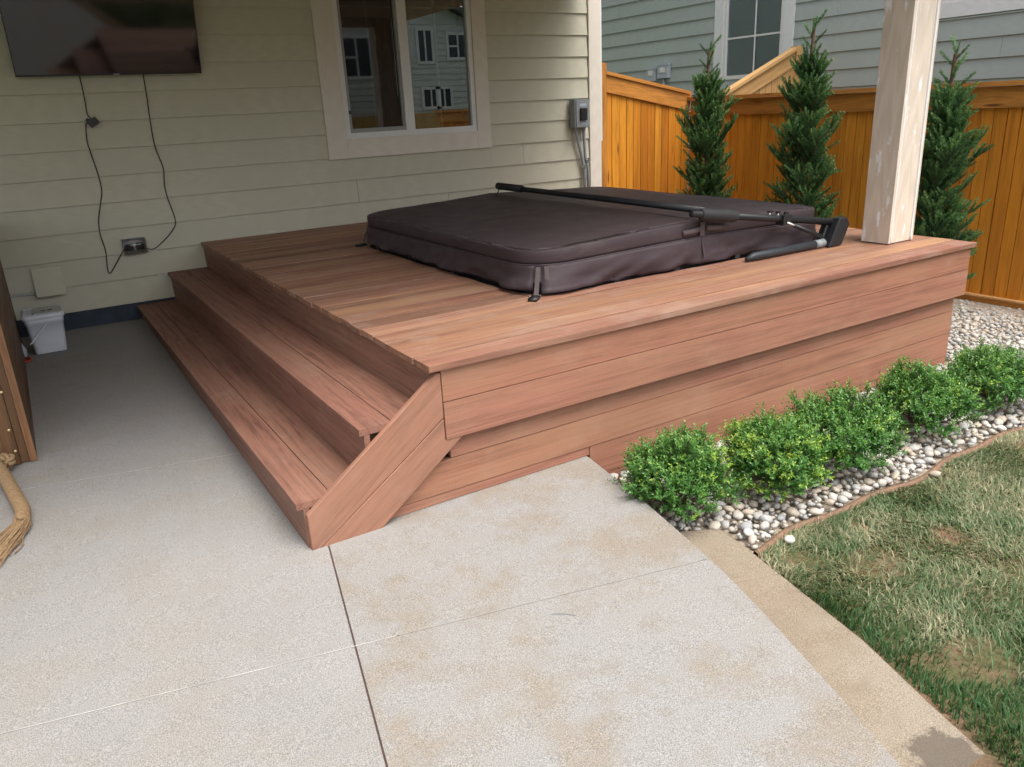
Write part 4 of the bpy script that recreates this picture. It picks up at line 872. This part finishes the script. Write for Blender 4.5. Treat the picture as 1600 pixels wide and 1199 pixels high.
# ------------------------------------------------------------------ spruces
def shoot_proto(rg, n=100):
    t = np.linspace(.02, 1, n); a = np.arange(n)*2.399; ca, sa = np.cos(a), np.sin(a)
    base = np.stack([t, ca*.01, sa*.01], 1); ln = .155*(1-.35*t**4); d = np.stack([np.full(n, .80), ca*.75, sa*.75], 1)+rg.normal(0, .1, (n, 3)); d = unit(d)
    s = unit(np.cross(d, rg.normal(size=(n, 3))))*.020; V = np.stack([base-s, base+s, base+d*ln[:, None]], 1).reshape(-1, 3); return V, np.arange(n*3).reshape(-1, 3), np.repeat(t, 3)
SPR = [(5.12, -.735, 2.10, .23, 'slim spruce nearest the house corner, in front of the fence corner'), (5.12, -2.010, 2.19, .25, 'tallest spruce, in the middle of the three beside the fence'), (5.0, -3.405, 1.87, .225, 'spruce half hidden behind the porch post, nearest the right edge')]
for si, (sx_, sy_, ht, br_, lab) in enumerate(SPR):
    rg = np.random.default_rng(40+si); zg = -.21; t_ = thing('spruce_tree', lab, 'tree', (sx_, sy_, zg), 'young spruces along the fence')
    TV, TF = [], []; add_tube(TV, TF, [(sx_, sy_, zg), (sx_+.01, sy_, zg+.8), (sx_-.008, sy_+.01, ht-.5), (sx_, sy_, ht-.06)], .016, 6)
    sh = []          # shoots: base, dir, length, tint
    def sprig(p, dr, L, tn): sh.append((p, unit(dr), L, tn))
    Z = ht-zg
    nb_ = 135
    for k in range(nb_):
        f_ = ((k+.5)/nb_); z = zg+.10+(Z-.52)*f_; az = k*2.399+rg.normal(0, .25); prof = br_*(min(1, .30+(1-f_)/.40*.70))*(.50+.75*rg.random()**1.3)*(1+.25*mnoise.noise((z*3, az*.8, si*5))); lift_ = .72+.25*f_+rg.normal(0, .18)
        dr = np.array((math.cos(az)*math.cos(lift_), math.sin(az)*math.cos(lift_), math.sin(lift_))); L = prof/max(.5, math.cos(lift_)); p0 = np.array((sx_, sy_, z-.04)); p1 = p0+dr*L
        add_tube(TV, TF, [p0, p1], .0035, 3)
        ns = 2+int(L/.055)
        for j in range(ns):
            t = .28+.72*(j+.5)/ns; q = p0+dr*L*t; sl_ = rg.uniform(.10, .19)
            side = unit(np.cross(dr, np.array((0, 0, 1.)))); sgn = 1 if j % 2 else -1
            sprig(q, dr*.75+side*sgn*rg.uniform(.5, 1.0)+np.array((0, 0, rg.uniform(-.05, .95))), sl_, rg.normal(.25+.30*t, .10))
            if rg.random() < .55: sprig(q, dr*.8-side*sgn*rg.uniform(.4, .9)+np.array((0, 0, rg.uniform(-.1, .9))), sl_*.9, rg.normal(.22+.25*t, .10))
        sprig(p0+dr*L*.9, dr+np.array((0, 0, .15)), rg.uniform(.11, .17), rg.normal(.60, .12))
    for k in range(11):     # leader
        f_ = k/10; z = ht-.52+.46*f_; az = k*2.4+si; sprig(np.array((sx_, sy_, z)), np.array((math.cos(az)*.75, math.sin(az)*.75, .62+.2*f_)), rg.uniform(.13, .20), rg.normal(.5, .1))
    sprig(np.array((sx_, sy_, ht-.10)), np.array((.12, -.1, 1.)), .13, .5)
    pv, pf, pt = shoot_proto(rg); Vs, Fs, Ts = [], [], []
    for i, (p, d_, L, tn) in enumerate(sh):
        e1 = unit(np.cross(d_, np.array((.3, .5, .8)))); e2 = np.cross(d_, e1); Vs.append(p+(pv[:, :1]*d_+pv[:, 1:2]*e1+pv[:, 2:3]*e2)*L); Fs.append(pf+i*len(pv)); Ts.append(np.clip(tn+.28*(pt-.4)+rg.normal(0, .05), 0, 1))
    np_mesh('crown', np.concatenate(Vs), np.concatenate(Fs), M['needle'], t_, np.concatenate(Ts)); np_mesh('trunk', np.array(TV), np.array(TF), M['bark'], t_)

# ------------------------------------------------------------------ grass
def lawn_edge_x(y):
    ys = [p[1] for p in outer][::-1]; xs = [p[0] for p in outer][::-1]; return np.interp(y, ys, xs)
nb_ = 150000; rg = np.random.default_rng(5)
X = rg.uniform(.2, 4.2, nb_); Y = -5.15-2.3*rg.random(nb_)**1.25
keep = (X > lawn_edge_x(Y)+.004) & (Y < np.array([edgey(x) for x in X])-.018); X, Y = X[keep], Y[keep]; n = len(X)
def nz(x, y, s, o): return np.array([mnoise.noise((a*s+o, b*s-o, o*.37)) for a, b in zip(x, y)])
dry = nz(X, Y, 1.9, 3.0)+.55*nz(X, Y, 5.0, 8.0); bare = nz(X, Y, 3.1, 21.0)+.5*nz(X, Y, 9.0, 2.0); flow = nz(X, Y, 2.6, 12.0)*5.5+nz(X, Y, 7, 30)*1.6
eg = np.exp(-np.clip(X-lawn_edge_x(Y), 0, 9)/.12)*np.clip((-5.45-Y)/.15, 0, 1); far = np.clip((X-1.9)/.8, 0, 1)*np.clip((-5.75-Y)*2+.6, 0, 1)
low = np.clip((-5.85-Y)/.3, 0, 1)
dryness = np.clip(.60+.42*dry-.75*eg-.30*low-.25*far, 0, 1)
for cx_, cy_, r_ in ((1.08, -6.04, .11), (1.33, -5.50, .10), (1.70, -5.86, .08), (1.12, -5.32, .07), (1.75, -5.55, .06), (1.38, -6.22, .06)): bare = np.maximum(bare, 1.15-(np.hypot((X-cx_)*.8, Y-cy_)/r_)*.55)
keep = rg.random(n) > np.clip((bare-.42)*3.2, 0, .86); X, Y, dryness, flow, eg = X[keep], Y[keep], dryness[keep], flow[keep], eg[keep]; n = len(X)
L = rg.uniform(.022, .052, n)*(1+.25*dryness); lean = np.clip(.58+.55*dryness+rg.normal(0, .22, n)-.15*eg, .15, 1.4); az = flow+rg.normal(0, 1.15, n)
dx, dy = np.cos(az), np.sin(az); w_ = rg.uniform(.0013, .0027, n); zg = -.176
P0 = np.stack([X, Y, np.full(n, zg)], 1); hd = np.stack([dx, dy, np.zeros(n)], 1); sd_ = np.stack([-dy, dx, np.zeros(n)], 1)*w_[:, None]
P1 = P0+hd*(L*.5*np.sin(lean*.6))[:, None]+np.array((0, 0, 1.))*(L*.5*np.cos(lean*.6))[:, None]
la2 = np.minimum(lean*1.45, 1.62); P2 = P1+hd*(L*.55*np.sin(la2))[:, None]+np.array((0, 0, 1.))*(L*.55*np.cos(la2))[:, None]
V = np.stack([P0-sd_, P0+sd_, P1-sd_*.9, P1+sd_*.9, P2], 1).reshape(-1, 3); i = np.arange(n)*5
F = np.concatenate([np.stack([i, i+1, i+3], 1), np.stack([i, i+3, i+2], 1), np.stack([i+2, i+3, i+4], 1)])
tn = np.clip(dryness*.85+rg.normal(0, .20, n), 0, 1)
gr = np_mesh('lawn_grass', V, F, M['grass'], None, np.repeat(tn, 5)); gr['kind'] = 'stuff'; tag(gr, 'patchy half dried lawn grass beside the tan step', 'grass')
for i, (u_, v_, lab) in enumerate([(1.16, -5.215, 'white pebble strayed onto the grass next to the brown edging'), (1.085, -6.19, 'white pebble lying on the green grass near the lower right corner'), (2.17, -5.225, 'small white pebble on the grass under the third shrub')]):
    o = bpy.data.objects.new('stray_pebble', peb_me[i]); o.location = (u_, v_, -.142); o.scale = (.026, .021, .016); o.rotation_euler = (.2, .1, i*1.1); COL.objects.link(o); tag(o, lab, 'pebble')

tg = thing('twig', 'short thin grey twig lying on the right concrete slab', 'twig', (.03, -5.27, gz(-5.27)))
m = MB(); m.tube([(-.018, -5.205, gz(-5.2)+.003), (.0, -5.215, gz(-5.2)+.004), (.025, -5.236, gz(-5.2)+.003), (.045, -5.258, gz(-5.25)+.003)], .0013, 5); m.build('stem', M['boxg'], tg)
